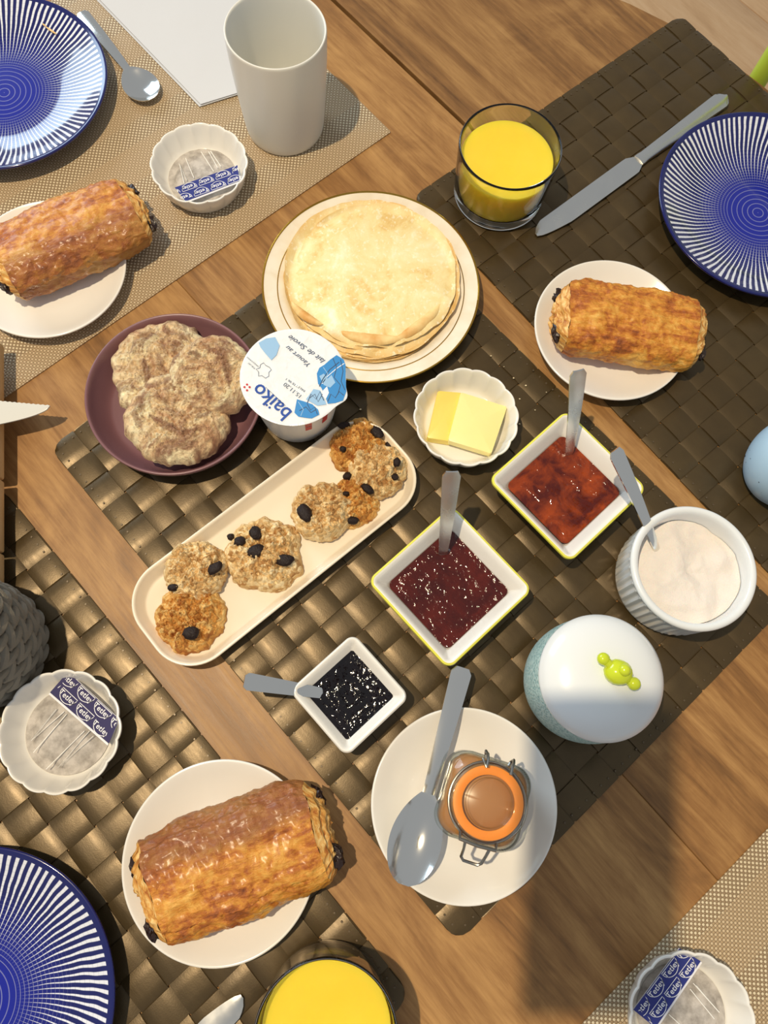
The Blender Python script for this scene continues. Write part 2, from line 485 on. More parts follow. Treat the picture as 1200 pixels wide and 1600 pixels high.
INKG = Mt('grey_ink', (84, 90, 104), .5)
ORANGE = Mt('orange_rubber_seal', (255, 146, 24), .4, Subsurface_Weight=.1, Subsurface_Scale=.003)
CARAMEL = Mt('caramel_fill', (184, 126, 74), .3)
ROPE = Mt('grey_rope', (134, 128, 115), .85)
_c = ROPE.coord(); ROPE.bump(ROPE.noise(ROPE.map(_c, (600, 600, 1400)), 1, 3), .6, .0008)
ROPED = Mt('rope_basket_lining', (40, 36, 32), .9)

MZ = 0.0039     # top of the woven mats
TM = 0.0016     # top of the beige mats

# ------------------------------------------------------------------ structure: floor and table
fl = link('floor', None); fl['kind'] = 'structure'
FZ = -0.75
tl = mesh('tile', rbox(1.197, .237, .012, .0015, 2), FLOORW)
grid_o = E1 * -.95 + E2 * 1.62
for i in range(-2, 5):
    for j in range(-19, 10):
        c = grid_o + E1 * (i * 1.2 + (j % 2) * .6) + E2 * (j * .24)
        link('tile', tl, fl, (c.x, c.y, FZ - .012), (0, 0, YAW))
gr = part('grout_bed', xf(rbox(9, 7.4, .01, .002, 2), (0, 0, FZ - .0135), YAW), Mt('grout', (196, 170, 138), .8), fl)

table = thing('dining_table', 'long brown wooden plank table under all the breakfast things', 'table', (0, 0, 0), YAW)
def edge_far(x):
    return .722 - 1.14 * max(0, -.2 - x) ** 2
def plank(y0, y1, bend=False):
    N = 40; X = [-1.15 + 2.1 * i / N for i in range(N + 1)]; T = .032; b = .0006
    R = []
    for x in X:
        a, c = y0, (edge_far(x) if bend else y1)
        R.append([(x, a + b, 0), (x, a, -b), (x, a, -T), (x, c, -T), (x, c, -b), (x, c - b, 0)])
    return rings(R)
for a, b in ((-.81, -.4932), (-.493, -.1772), (-.177, .1388), (.139, .4530)):
    part('plank', plank(a, b), WOOD, table, True, 25)
part('plank', plank(.4572, .72, True), WOOD, table, True, 25)
part('apron', xf(rbox(1.7, 1.1, .08, .004), (-.1, -.08, -.113)), APRON, table)
for sx in (-.92, .72):
    for sy in (-.66, .48):
        part('leg', xf(rbox(.07, .07, .72, .004), (sx, sy, FZ)), WOOD, table)

# ------------------------------------------------------------------ woven placemats
ML, MW = .496, .362; NX, NY = 21, 15
PX, PY = ML / NX, MW / NY
def clampc(x, y, r=.012):
    ax, ay = abs(x) - (ML / 2 - r), abs(y) - (MW / 2 - r)
    if ax > 0 and ay > 0:
        d = math.hypot(ax, ay)
        if d > r:
            k = r / d; x = math.copysign(ML / 2 - r + ax * k, x); y = math.copysign(MW / 2 - r + ay * k, y)
    return x, y
def strip(i, along_x):
    """one flat strap of the weave, rising over and dipping under the crossing straps"""
    random.seed(i * 2 + along_x)
    L, p, q, W = (ML, PX, PY, MW) if along_x else (MW, PY, PX, ML)
    n = (NX if along_x else NY); S = 6; A = .0012; t = .0008; wd = q * .468
    c = -W / 2 + q * (i + .5); jit = random.uniform(-.0002, .0002); R = []
    for k in range(n * S + 1):
        s = k / S; x = -L / 2 + p * s
        ph = math.sin(PI * s) * (1 if i % 2 == 0 else -1) * (1 if along_x else -1)
        w_ = A * (ph * 1.25 if abs(ph) < .8 else math.copysign(1.0, ph) * (1 - .0 * abs(ph))) * 1.0
        w_ = A * math.tanh(2.0 * ph) / math.tanh(2.0)
        top, bot = [], []
        for e in (-1, -.55, 0, .55, 1):
            y = c + e * wd + jit
            z = .0022 + w_ - .00042 * e * e
            X, Y = clampc(x, y) if along_x else clampc(y, x)
            top.append((X, Y, z + t / 2)); bot.append((X, Y, z - t / 2))
        R.append(top + bot[::-1])
    return rings(R)
S_X = [mesh('strap', strip(i, True), MATS, True, 60) for i in range(NY)]
S_Y = [mesh('strap', strip(i, False), MATS, True, 60) for i in range(NX)]
def stitches():
    vf = []
    def one(x, y):
        V = [(x + .0010 * math.cos(a), y + .0010 * math.sin(a), .0028) for a in [k * PI / 3 for k in range(6)]]
        V += [(x + .0008 * math.cos(a), y + .0008 * math.sin(a), .0041) for a in [k * PI / 3 for k in range(6)]]
        F = [(k, (k + 1) % 6, 6 + (k + 1) % 6, 6 + k) for k in range(6)] + [tuple(range(6, 12))]
        vf.append((V, F))
    k = .0055
    for i in range(60):
        x = -ML / 2 + .012 + (ML - .024) * i / 59
        one(x, MW / 2 - k); one(x, -MW / 2 + k)
    for i in range(44):
        y = -MW / 2 + .012 + (MW - .024) * i / 43
        one(ML / 2 - k, y); one(-ML / 2 + k, y)
    return join(*vf)
STM = mesh('stitching', stitches(), STITCH)
def woven(label, yaw, a0, b0):
    y = math.radians(yaw); e1 = Vector((math.cos(y), math.sin(y), 0)); e2 = Vector((-e1.y, e1.x, 0))
    c = e1 * (a0 + ML / 2) + e2 * (b0 + MW / 2)
    t = thing('woven_placemat', label, 'placemat', c, y, 'dark woven placemats')
    for d in S_X + S_Y: link('strap', d, t)
    s = link('stitching', STM, t); s['kind'] = 'stuff'
woven('dark bronze woven placemat under the jam bowls in the centre of the table', -39.82, -.3375, -.0345)
woven('dark bronze woven placemat under the blue plate and knife at the far right', -41.97, -.3397, .3475)
woven('dark bronze woven placemat under the large pastry plate at the lower left', -39.53, -.336, -.0816 - MW)

def beige(label, yaw, a0, a1, b0, b1):
    y = math.radians(yaw); e1 = Vector((math.cos(y), math.sin(y), 0)); e2 = Vector((-e1.y, e1.x, 0))
    c = e1 * (a0 + a1) / 2 + e2 * (b0 + b1) / 2
    solo('mesh_placemat', rbox(a1 - a0, b1 - b0, TM, .0005, 2), MESHM, label, 'placemat', c, y, 'beige mesh placemats')
beige('beige mesh weave placemat under the tall white mug and napkin', -40.49, -.399 - .33, -.399, .3908 - .455, .3908)
beige('beige mesh weave placemat under the tea dish in the lower right corner', -41.31, .2546, .2546 + .33, -.22, .235)

# ------------------------------------------------------------------ crockery
def plate_prof(R, H, well=.6, t=.004, lip=.0014, foot=.55):
    """coupe plate: flat well, rising flank, rounded lip, foot ring"""
    z0 = .0045
    top = [(0.0001, z0), (R * well * .8, z0), (R * well, z0 + .0004), (R * (well + (1 - well) * .45), z0 + (H - z0) * .36), (R - lip * 2, H - .0006), (R - lip, H), (R - lip * .2, H - .0003),
           (R, H - lip), (R - lip * .6, H - lip * 2.2)]
    bot = [(R * (well + (1 - well) * .45), z0 + (H - z0) * .36 - t), (R * foot + .003, .0022), (R * foot + .0015, .0), (R * foot - .0015, 0), (R * foot - .003, .0015), (0.0001, .0015)]
    return chaikin(top + bot, 2)

BP = plate_prof(.1003, .0215, .55, .005, .0016, .5)
bpm = mesh('plate', lathe(BP, 144), BLUE)
for x, y, z, lab in ((-.4149, .5278, TM, 'blue and white rayed plate at the upper left beside the napkin'),
                     (.3032, .5236, MZ, 'blue and white rayed plate at the right beside the long knife'),
                     (-.2245, -.2082, MZ, 'blue and white rayed plate in the lower left corner beside the pastry')):
    tag(link('rayed_plate', bpm, None, (x, y, z), (0, 0, random.Random(x).random() * 6)), lab, 'plate', 'blue rayed plates')

SP = plate_prof(.0680, .0160, .62, .0035, .0013, .52)
spm = mesh('plate', lathe(SP, 112), WHITE)
for x, y, z, lab in ((.0905, -.0335, MZ, 'small round white plate under the clip top jar and spoon'),
                     (-.0763, -.096, MZ, 'small round white plate under the large glossy pastry at lower left'),
                     (.1712, .3714, MZ, 'small round white plate under the flaky pastry at the right'),
                     (-.3211, .3461, TM, 'small round white plate under the pastry at the upper left')):
    tag(link('side_plate', spm, None, (x, y, z)), lab, 'plate', 'small white side plates')

# crepe plate with gilt lines
t = thing('gilt_plate', 'ivory dinner plate with thin gold lines under the crepes', 'plate', (-.0416, .3766, MZ))
R = .0947
pp = chaikin([(.0001, .005), (.062, .005), (.068, .0056), (.0745, .0125), (.080, .0148), (R - .002, .0178), (R - .0006, .0184), (R, .0176), (R - .001, .0164), (.078, .0106), (.07, .006), (.058, .002), (.0565, 0), (.0535, 0), (.0525, .0018), (.0001, .0018)], 2)
part('dish', lathe(pp, 128), IVORY, t)
def ring_of(r, z, w): return tube([(r * math.cos(2 * PI * i / 128), r * math.sin(2 * PI * i / 128), z) for i in range(129)], w, 6, False)
part('gilt_rim', ring_of(R - .0008, .0180, .0009), GOLD, t)
part('gilt_line', ring_of(.0815, .0152, .00045), GOLD, t)

# plum dish
pl = chaikin([(.0001, .004), (.052, .004), (.058, .0055), (.0655, .0155), (.0690, .0245), (.0705, .0255), (.0718, .0248), (.0712, .021), (.0675, .011), (.061, .002), (.058, 0), (.0001, 0)], 2)
solo('plum_dish', lathe(pl, 112), PLUM, 'plum brown stoneware dish under the big marbled cookies', 'dish', (-.1839, .2452, MZ))

# fluted dishes
def flute(k, d):
    def f(r, z, a):
        if r < .02: return r
        s = abs(math.sin(a * k / 2)) ** .8
        return r * (1 + d * (s - .5) * min(1, z / .012) * min(1, max(0, (r - .028) / .012)))
    return f
FD = chaikin([(.0001, .0040), (.0290, .0040), (.0335, .0050), (.0375, .0140), (.0405, .0235), (.0415, .0250), (.0428, .0250), (.0430, .0235), (.0405, .0135), (.0360, .0020), (.0345, 0), (.0001, 0)], 2)
fdm = mesh('dish', lathe(FD, 192, flute(16, .035)), WHITE)
for x, y, z, lab in ((.0546, .2641, MZ, 'white fluted dish holding the two slices of butter'),
                     (-.2124, .4685, TM, 'white fluted dish holding a tea bag beside the tall mug'),
                     (-.2054, -.0267, MZ, 'white fluted dish holding a tea bag beside the rope pot'),
                     (.2596, -.1486, TM, 'white fluted dish holding a tea bag in the lower right corner')):
    tag(link('fluted_dish', fdm, None, (x, y, z)), lab, 'dish', 'small white fluted dishes')

# tall mug
mg = chaikin([(.0001, .006), (.030, .006), (.0335, .010), (.0385, .07), (.0400, .1040), (.0405, .1068), (.0417, .1074), (.0425, .1062), (.0424, .102), (.0415, .07), (.0372, .008), (.0355, .0012), (.0335, 0), (.0001, .0005)], 2)
solo('tall_mug', lathe(mg, 112), MUGW, 'tall white handleless mug standing on the beige mat', 'mug', (-.1499, .5436, TM))

# square bowls
def square_bowl(h, H, r=.011, t=.0042, fl=.018):
    return chaikin([(fl + t, .005), (fl * .75 + t, .0065), (t + .0016, H - .004), (t * .8, H - .0008), (t * .45, H), (.0012, H - .0003), (0.0, H - .0022), (fl * .5, H * .5), (fl + .001, .0018), (fl + .004, 0)], 2)
yE = math.radians(-40.2)
def sqb(name, label, c, h, H, rz, rim):
    t = thing(name, label, 'bowl', (c[0], c[1], MZ), rz, 'square jam bowls')
    pr = square_bowl(h, H)
    part('body', rloft(h, h, .0075, pr, 8), WHITE, t)
    if rim:
        part('yellow_edge', rings([rrect(h + .0003 - d, h + .0003 - d, max(.0078 - d, .0015), z, 8) for d, z in [(.0018, H + .0002), (.0004, H - .0004), (-.0001, H - .0020), (.0014, H - .0062), (.0026, H - .0062), (.0016, H - .0022), (.0018, H + .0002)]], False, False), YELLOWR, t)
    return t
B1 = (.1408, .2160); B2 = (.0584, .1208); B3 = (-.0042, .0300)
sqb('square_bowl', 'larger square white bowl with yellow edge holding the chunky orange jam', B1, .0450, .0335, yE + .02, True)
sqb('square_bowl', 'larger square white bowl with yellow edge holding smooth dark red jam', B2, .0447, .0335, yE + .02, True)
sqb('square_bowl', 'small plain white square bowl holding nearly black jam', B3, .0318, .030, yE + .02, False)

def surf(h, z, amp, seed, fr=60, N=40, edge=.0, rad=.010, bot=None):
    """bumpy rounded-square top surface with depth below it"""
    V = []; F = []; s = Vector((seed, seed * 2.1, 0))
    K = 24; ringsL = []
    for i in range(1, N + 1):
        k = i / N
        P = rrect(h * k, h * k, max(rad * k, .0004), 0, 14)
        rg = []
        for x, y, _ in P:
            v = Vector((x, y, 0))
            zz = z + amp * (noise.noise(v * fr + s) + .6 * noise.noise(v * fr * 2.3 + s) + .35 * noise.noise(v * fr * 5 + s)) * min(1, (1 - k) * 6 + .2) + edge * k ** 6
            rg.append((x, y, zz))
        ringsL.append(rg)
    base = [[(x * .86, y * .86, bot) for x, y, _ in ringsL[-1]]]
    return rings(ringsL + base, True, True)
solo('jam', surf(.0335, .0195, .0018, 3, 55, 40, .001, .005, .0068), JAM_A, 'chunky orange red jam in the yellow edged bowl nearest the right pastry', 'jam', (B1[0], B1[1], MZ), yE + .02)
solo('jam', surf(.0338, .0205, .0008, 8, 70, 40, .0006, .005, .0068), JAM_R, 'smooth dark red jam in the yellow edged bowl at the centre', 'jam', (B2[0], B2[1], MZ), yE + .02)
solo('jam', surf(.0238, .0210, .0007, 5, 90, 34, .0006, .004, .0068), JAM_B, 'glossy black fruit jam in the small plain white bowl', 'jam', (B3[0], B3[1], MZ), yE + .02)

# oblong tray
tc = E1 * -.1515 + E2 * .0565
trp = chaikin([(.0095, .0045), (.008, .0050), (.0038, .0118), (.0026, .0145), (.0012, .0152), (.0, .0146), (.0004, .0125), (.0055, .0030), (.0075, .0), (.0090, .0)], 2)
TRH = (.0445, .1245)
solo('oblong_tray', rloft(TRH[0], TRH[1], .034, trp, 14), WARMW, 'long cream white tray with rounded ends under the oat cookies', 'tray', (tc.x, tc.y, MZ), YAW + math.radians(-1.2))

# ribbed ramekin with sugar
def ribs(r, z, a):
    if r > .0425 and .006 < z < .044: return r + .0007 * math.cos(a * 48)
    return r
rk = chaikin([(.0001, .006), (.036, .006), (.0395, .009), (.0415, .044), (.0425, .0488), (.0445, .0502), (.0470, .0500), (.0484, .0480), (.0480, .0455), (.0468, .043), (.0462, .025), (.0456, .006), (.0445, .001), (.0420, 0), (.0001, 0)], 2)
RK = (.2374, .1599)
solo('ribbed_ramekin', lathe(rk, 288, ribs), SHADEW, 'round white ribbed ramekin filled with sugar', 'ramekin', (RK[0], RK[1], MZ))
def sugar():
    Rr = []; s = Vector((2, 4, 1))
    for i in range(1, 31):
        k = i / 30; rg = []
        for j in range(96):
            a = 2 * PI * j / 96; x, y = .0412 * k * math.cos(a), .0412 * k * math.sin(a); v = Vector((x, y, 0))
            z = .033 + .0035 * (x / .04) + .0045 * noise.noise(v * 40 + s) + .0022 * noise.noise(v * 95 + s) + .0006 * noise.noise(v * 300 + s) + .002 * math.sin(5 * k + 1.2) * math.cos(a - .5) * k
            if k < .999: z += 0
            rg.append((x * (1 if k < 1 else .985), y * (1 if k < 1 else .985), z))
        Rr.append(rg)
    Rr.append([(x * .94, y * .94, .0095) for x, y, _ in Rr[-1]])
    return rings(Rr)
solo('sugar', sugar(), SUGAR, 'white granulated sugar heaped inside the ribbed ramekin', 'sugar', (RK[0], RK[1], MZ))

# lidded sugar pot
t = thing('lidded_pot', 'round teal textured pot with white domed lid and lime knob', 'pot', (.1668, .0652, MZ))
bd = chaikin([(.0001, .0), (.032, .0), (.036, .001), (.0425, .012), (.0448, .030), (.0445, .050), (.0428, .064), (.0415, .0665), (.0001, .0665)], 2)
part('body', lathe(bd, 112), TEAL, t)
lidp = chaikin([(.0001, .0662), (.0405, .0662), (.0432, .0668), (.0440, .0690), (.0435, .0712), (.0400, .0765), (.032, .0815), (.018, .0846), (.0001, .0855)], 2)
ld = part('lid', lathe(lidp, 112), SHADEW, t)
kc = at(966, 1050, .090 + MZ) - Vector((.1668, .0652, MZ))
ka = (at(941, 1030, .090 + MZ) - at(966, 1050, .090 + MZ)); kb = (at(992, 1068, .090 + MZ) - at(966, 1050, .090 + MZ))
kn = join(blob(.0098, .0088, .0075, 2, .05, 1.5, 20, 12, (kc.x, kc.y, .0895)),
          blob(.0042, .0042, .004, 1, .03, 1.5, 14, 8, (kc.x + .002, kc.y + .001, .0965)),
          tube([(kc.x, kc.y, .090), (kc.x + ka.x * .6, kc.y + ka.y * .6, .091), (kc.x + ka.x * .95, kc.y + ka.y * .95, .0925)], [.005, .0032, .0034], 12),
          blob(.0044, .0044, .004, 3, .03, 1.5, 14, 8, (kc.x + ka.x, kc.y + ka.y, .0926)),
          tube([(kc.x, kc.y, .089), (kc.x + kb.x * .6, kc.y + kb.y * .6, .0885), (kc.x + kb.x * .95, kc.y + kb.y * .95, .0885)], [.005, .0034, .0036], 12),
          blob(.0046, .0046, .004, 4, .03, 1.5, 14, 8, (kc.x + kb.x, kc.y + kb.y, .0885)))
part('knob', kn, LIME, ld)

# sky blue speckled pot at the right edge
c = at(1251, 719, .045)
t = thing('speckled_pot', 'round sky blue speckled ceramic pot cut off at the right edge', 'pot', (c.x, c.y, MZ))
sb = chaikin([(.0001, 0), (.022, 0), (.028, .002), (.0350, .018), (.0375, .036), (.0350, .054), (.0285, .066), (.0280, .069), (.0265, .0695), (.0255, .066), (.032, .052), (.034, .036), (.031, .02), (.022, .006), (.0001, .005)], 2)
part('body', lathe(sb, 96), SKYB, t)
SPK = Mt('dark_speckle', (30, 44, 66), .5); rnd = random.Random(4); spv = []
for k in range(46):
    a = rnd.uniform(0, 2 * PI); z = rnd.uniform(.016, .058)
    r = np.interp(z, [.002, .018, .036, .054, .066], [.028, .0346, .0367, .0344, .029])
    spv.append(blob(.0007, .0007, .0009, k, .2, 1.5, 6, 4, (r * math.cos(a), r * math.sin(a), z)))
s = part('speckles', join(*spv), SPK, t); s['kind'] = 'stuff'

# ------------------------------------------------------------------ glasses of juice
def tumbler(label, jl, x, y, z):
    solo('juice_glass', lathe(GP, 112), TUMBLER, label, 'glass', (x, y, z), 0, 'juice glasses')
    solo('orange_juice', lathe(JP, 96), JUICE, jl, 'juice', (x, y, z), 0, 'orange juice in the glasses')
GP = chaikin([(.0001, .0105), (.0375, .0105), (.0397, .0125), (.0425, .0600), (.0432, .0625), (.0443, .0630), (.0450, .0618), (.0448, .058), (.0420, .004), (.0405, .0008), (.0385, 0), (.0001, .0008)], 2)
JP = chaikin([(.0001, .0110), (.0370, .0110), (.0393, .0130), (.0409, .0430), (.0411, .0462), (.0406, .0470), (.0395, .0466), (.0001, .0466)], 1)
tumbler('short glass of orange juice beside the long knife at the upper right', 'yellow orange juice in the glass at the upper right', .059, .5028, MZ)
tumbler('short glass of orange juice at the bottom edge of the photo', 'yellow orange juice in the glass at the bottom edge', .0148, -.1784, MZ)

# ------------------------------------------------------------------ cutlery
def sheet(rows, thick):
    """rows of points across -> solid sheet, thickness downwards along local z"""
    n = len(rows[0]); R = []
    for i, r in enumerate(rows):
        th = thick[i] if isinstance(thick, list) else thick
        R.append([tuple(p) for p in r] + [(p[0], p[1], p[2] - th) for p in r[::-1]])
    return rings(R)
def spoon_meshes(L=.135, bl=.046, bw=.0145, hw=.0062, neck=.0026, depth=.006, arch=.006):
    """spoon along +x: bowl from x=0 to bl, handle end at x=L"""
    rows = []; N = 26; K = 13
    for i in range(N + 1):
        s = i / N; x = bl * s
        w_ = bw * (max(0, 1 - ((s - .45) / .46) ** 2) ** .5 if s < .45 else (1 - ((s - .45) / .62) ** 2) ** .85)
        w_ = max(w_, .0006 if s < .45 else neck)
        dp = depth * max(0, math.sin(PI * min(1, s / .95))) ** .8
        rows.append([(x, w_ * (2 * j / (K - 1) - 1), .0008 - dp * (1 - (2 * j / (K - 1) - 1) ** 2)) for j in range(K)])
    zt = rows[-1][K // 2][2]
    bowl = sheet(rows, .0009)
    rows = []; N = 24
    for i in range(N + 1):
        s = i / N; x = bl * .99 + (L - bl * .99) * s
        w_ = neck + (hw - neck) * min(1, max(0, (s - .05) / .9)) ** .8
        if s > .95: w_ *= (1 - ((s - .95) / .05) ** 2 * .35)
        z = .0008 + arch * math.sin(min(1, s * 1.1) * PI * .75) ** 1.0 * (1 if s > .12 else s / .12)
        rows.append([(x, w_ * e, z - .0004 * e * e) for e in (-1, -.6, 0, .6, 1)])
    return bowl, sheet(rows, .0014)
def bendx(vf, x0, ang):
    """swing everything beyond x0 upwards about the neck"""
    V = []
    for p in vf[0]:
        x, y, z = p
        d = x - x0
        if d > 0:
            a = ang * min(1, d / .006); x, z = x0 + d * math.cos(a) - z * math.sin(a), d * math.sin(a) + z * math.cos(a)
        V.append((x, y, z))
    return V, vf[1]
def spoon(label, joint, end, L=.135, mat=STEEL, flat=False, roll=0.0, group='teaspoons', dip=.0, **kw):
    """neck: where the bowl meets the handle, end: tip of the handle; the bowl lies level unless flat is given"""
    a, b = Vector(joint), Vector(end); bl = kw.get('bl', .046)
    h = Vector((b.x - a.x, b.y - a.y, 0)); ang = math.atan2(b.z - a.z, h.length); h.normalize()
    hl = (b - a).length
    bo, ha = spoon_meshes(L=bl + hl, **kw)
    if flat:
        x = (b - a).normalized(); z = Vector((0, 0, 1)); z = (z - x * z.dot(x)).normalized(); y = z.cross(x)
        m = Matrix((x, y, z)).transposed().to_4x4(); m.translation = a - x * bl
    else:
        ha = bendx(ha, bl, ang)
        y = Vector((-h.y, h.x, 0)); m = Matrix((h, y, Vector((0, 0, 1)))).transposed().to_4x4(); m.translation = a - h * bl
    m = m @ Matrix.Rotation(roll, 4, 'X')
    t = thing('teaspoon', label, 'spoon', (0, 0, 0), 0, group); t.matrix_world = m
    part('bowl', bo, mat, t, True, 50); part('handle', ha, mat, t, True, 50)
    return t
def lean(p0, uv, L):
    """point seen at pixel uv that lies L away from p0, higher up"""
    lo, hi = p0.z + .004, .3
    for _ in range(60):
        mid = (lo + hi) / 2
        if (at(uv[0], uv[1], mid) - p0).length < L: lo = mid
        else: hi = mid
    return at(uv[0], uv[1], lo)

def jam_spoon(label, enter, end, zs, vis, mat=SATIN, **kw):
    """spoon standing in a bowl: handle leaves the surface at pixel enter, ends at pixel end"""
    p0 = at(enter[0], enter[1], zs); p1 = lean(p0, end, vis)
    return spoon(label, p0 + Vector((0, 0, -.004)), p1, .135, mat, **kw)
jam_spoon('steel teaspoon standing in the chunky orange jam', (890, 716), (903, 577), .0235, .088, bl=.036, bw=.011, hw=.0066, neck=.0032, depth=.004, arch=.002)
jam_spoon('steel teaspoon standing in the smooth dark red jam', (692, 872), (706, 735), .0245, .088, bl=.036, bw=.011, hw=.0066, neck=.0032, depth=.004, arch=.002)
jam_spoon('steel teaspoon standing in the ramekin of sugar', (1034, 868), (958, 702), .036, .100, STEEL, bl=.032, bw=.010, hw=.0062, neck=.0024, depth=.004, arch=.003)
p0 = at(512, 1084, .0275); p1 = at(381, 1064, .046)
spoon('steel teaspoon lying across the rim of the black jam bowl', p0 + Vector((0, 0, -.005)), p1, .1, STEEL, bl=.016, bw=.007, hw=.0062, neck=.0036, depth=.003, arch=.001)
# big teaspoon on the jar plate: bowl overhangs the plate, handle points to the jam bowls
pn = at(669, 1240, .0275); pe = at(722, 1044, .022)
spoon('shiny steel spoon lying on the plate beside the clip top jar', pn, pe, .13, STEEL, flat=True, bl=.062, bw=.0185, hw=.0078, neck=.0042, depth=.0078, arch=.004)
pn = at(199, 108, TM + .0065); pe = at(128, 22, TM + .0045)
spoon('small steel teaspoon half under the upper left blue plate', pn, pe, .13, STEEL, flat=True, bl=.044, bw=.0165, hw=.0062, neck=.0036, depth=.0055, arch=.003)

def knife(label, p_tip, p_end, L, bl, bw=.0095, hw=.0085, mat=SATIN, round_end=True, flip=1, blade_mat=None):
    a, b = Vector(p_tip), Vector(p_end); x = (b - a).normalized(); z = Vector((0, 0, 1)); z = (z - x * z.dot(x)).normalized(); y = z.cross(x)
    m = Matrix((x, y, z)).transposed().to_4x4(); m.translation = a
    t = thing('table_knife', label, 'knife', (0, 0, 0), 0, 'table knives'); t.matrix_world = m
    rows = []; N = 30
    for i in range(N + 1):
        s = i / N; X = bl * s
        up = bw * min(1, (s / .28 + .02)) ** .5; lo = -bw * min(1, (s / .10 + .03)) ** .5
        if s > .93: k = (s - .93) / .07; up = up * (1 - k) + .0052 * k; lo = lo * (1 - k) - .0052 * k
        up *= flip; lo *= flip
        rows.append([(X, lo + (up - lo) * e, .0012 - .0004 * abs(2 * e - 1)) for e in (0, .25, .5, .75, 1)])
    part('blade', sheet(rows, .001), blade_mat or mat, t, True, 50)
    rows = []
    for i in range(N + 1):
        s = i / N; X = bl * .995 + (L - bl * .995) * s
        w_ = .0050 + (hw - .0050) * min(1, s * 1.1) ** .9
        if s < .06: w_ = .0058
        if s > .93: w_ *= max(.25, (1 - ((s - .93) / .07) ** 2) ** .5)
        rows.append([(X, w_ * e, .0032 - .0016 * e * e) for e in (-1, -.8, -.4, 0, .4, .8, 1)])
    part('handle', sheet(rows, .0034), mat, t, True, 50)
    return t
pt, pe = at(838, 368, MZ + .002), at(1134, 152, MZ + .004)
knife('long satin steel table knife beside the right blue plate', pt, pe, (pe - pt).length, (at(992, 246, MZ + .003) - pt).length, flip=-1)
pt, pe = at(378, 1556, MZ + .002), at(378, 1556, MZ + .003) + (at(300, 1640, MZ + .003) - at(378, 1556, MZ + .003)).normalized() * .2
knife('steel table knife poking in beside the juice glass at the bottom edge', pt, pe, .2, .10, flip=-1, bw=.0088)

# slatted board at the left edge with the serrated knife on it
bo = at(-3, 744, .028)
t = thing('slatted_board', 'raised wooden slat board cut off at the left edge', 'board', (bo.x, bo.y, 0))
d0 = (at(4, 860, .028) - at(4, 744, .028)); pitch = d0.length; bx = d0.normalized(); byv = Vector((-bx.y, bx.x, 0))
if byv.x > 0: byv = -byv
angb = math.atan2(bx.y, bx.x)
sl = mesh('slat', xf(rbox(pitch - .0015, .20, .012, .0008, 2), (0, 0, 0)), BOARDW)
for k in range(-2, 1):
    c = bx * (pitch * (k + .5)) + byv * .10
    link('slat', sl, t, (c.x, c.y, .016), (0, 0, angb))
c = bx * (pitch * 1.22) + byv * .10
part('slat', rbox(pitch * .44 - .0015, .20, .012, .0008, 2), BOARDW, t, loc=(c.x, c.y, .016), rot=(0, 0, angb))
for k in (.05, .16):
    c = byv * k - bx * (pitch * .3)
    part('runner', rbox(pitch * 3.3, .02, .0162 - MZ, .001, 2), BOARDW, t, loc=(c.x, c.y, MZ), rot=(0, 0, angb))
pt, pe = at(77, 642, .0285), at(-150, 640, .0285)
x = (pe - pt).normalized(); z = Vector((0, 0, 1)); y = z.cross(x)
m = Matrix((x, y, z)).transposed().to_4x4(); m.translation = pt
t = thing('serrated_knife', 'serrated white bladed knife lying on the slatted board', 'knife'); t.matrix_world = m
V = []; N = 64; Lb = .12
up, lo = [], []
for i in range(N + 1):
    s = i / N; X = Lb * s
    tooth = .0006 * (1 - abs(2 * ((i / 2) % 1) - 1))
    up.append((X, -(.0045 + .0035 * min(1, s * 3)) - tooth, 0))          # serrated edge (towards upper side of photo)
    lo.append((X, -.0045 + .0190 * min(1, s / .42) ** .55 if s > 0 else -.0045, 0))
rows = [[u, ((u[0] + l[0]) / 2, (u[1] + l[1]) / 2, .0004), l] for u, l in zip(up, lo)]
part('blade', sheet(rows, .0012), Mt('white_knife_blade', (208, 206, 198), .3), t, True, 40)
part('handle', xf(rbox(.10, .018, .012, .004), (Lb + .049, .003, -.0005)), Mt('black_knife_handle', (30, 28, 26), .5), t)

# ------------------------------------------------------------------ rope pot
c = at(-44, 1006, .03)
t = thing('rope_pot', 'grey braided rope pot cut off at the left edge', 'pot', (c.x, c.y, MZ))
part('lining', lathe(chaikin([(.0001, 0), (.040, 0), (.0425, .003), (.0445, .035), (.0435, .07), (.0395, .096), (.0365, .0965), (.041, .06), (.041, .02), (.036, .004), (.0001, .004)], 2), 64), ROPED, t)
def stitch_piece(r, z, a, tilt, l, w_):
    R = []; n = 8
    for i in range(7):
        s = i / 6; k = math.sin(PI * (.06 + .88 * s)) ** .7
        da = (s - .5) * l / r; dz = (s - .5) * tilt
        cx, cy = r * math.cos(a + da), r * math.sin(a + da)
        rad = Vector((math.cos(a + da), math.sin(a + da), 0))
        R.append([tuple(Vector((cx, cy, z + dz)) + rad * (w_ * .8 * k * math.cos(2 * PI * j / n)) + Vector((0, 0, w_ * k * math.sin(2 * PI * j / n)))) for j in range(n)])
    return rings(R)
nr = 11
for i in range(nr):
    z = .005 + .092 * i / (nr - 1); rr_ = float(np.interp(z, [0, .035, .07, .097], [.0435, .0455, .0445, .0400])); ns = 19
    vf = join(*[stitch_piece(rr_, z, 2 * PI * (k + (i // 2 % 2) * .5) / ns, (.012 if i % 2 else -.012), (.0195), .0052) for k in range(ns)])
    part('braid_row', vf, ROPE, t)

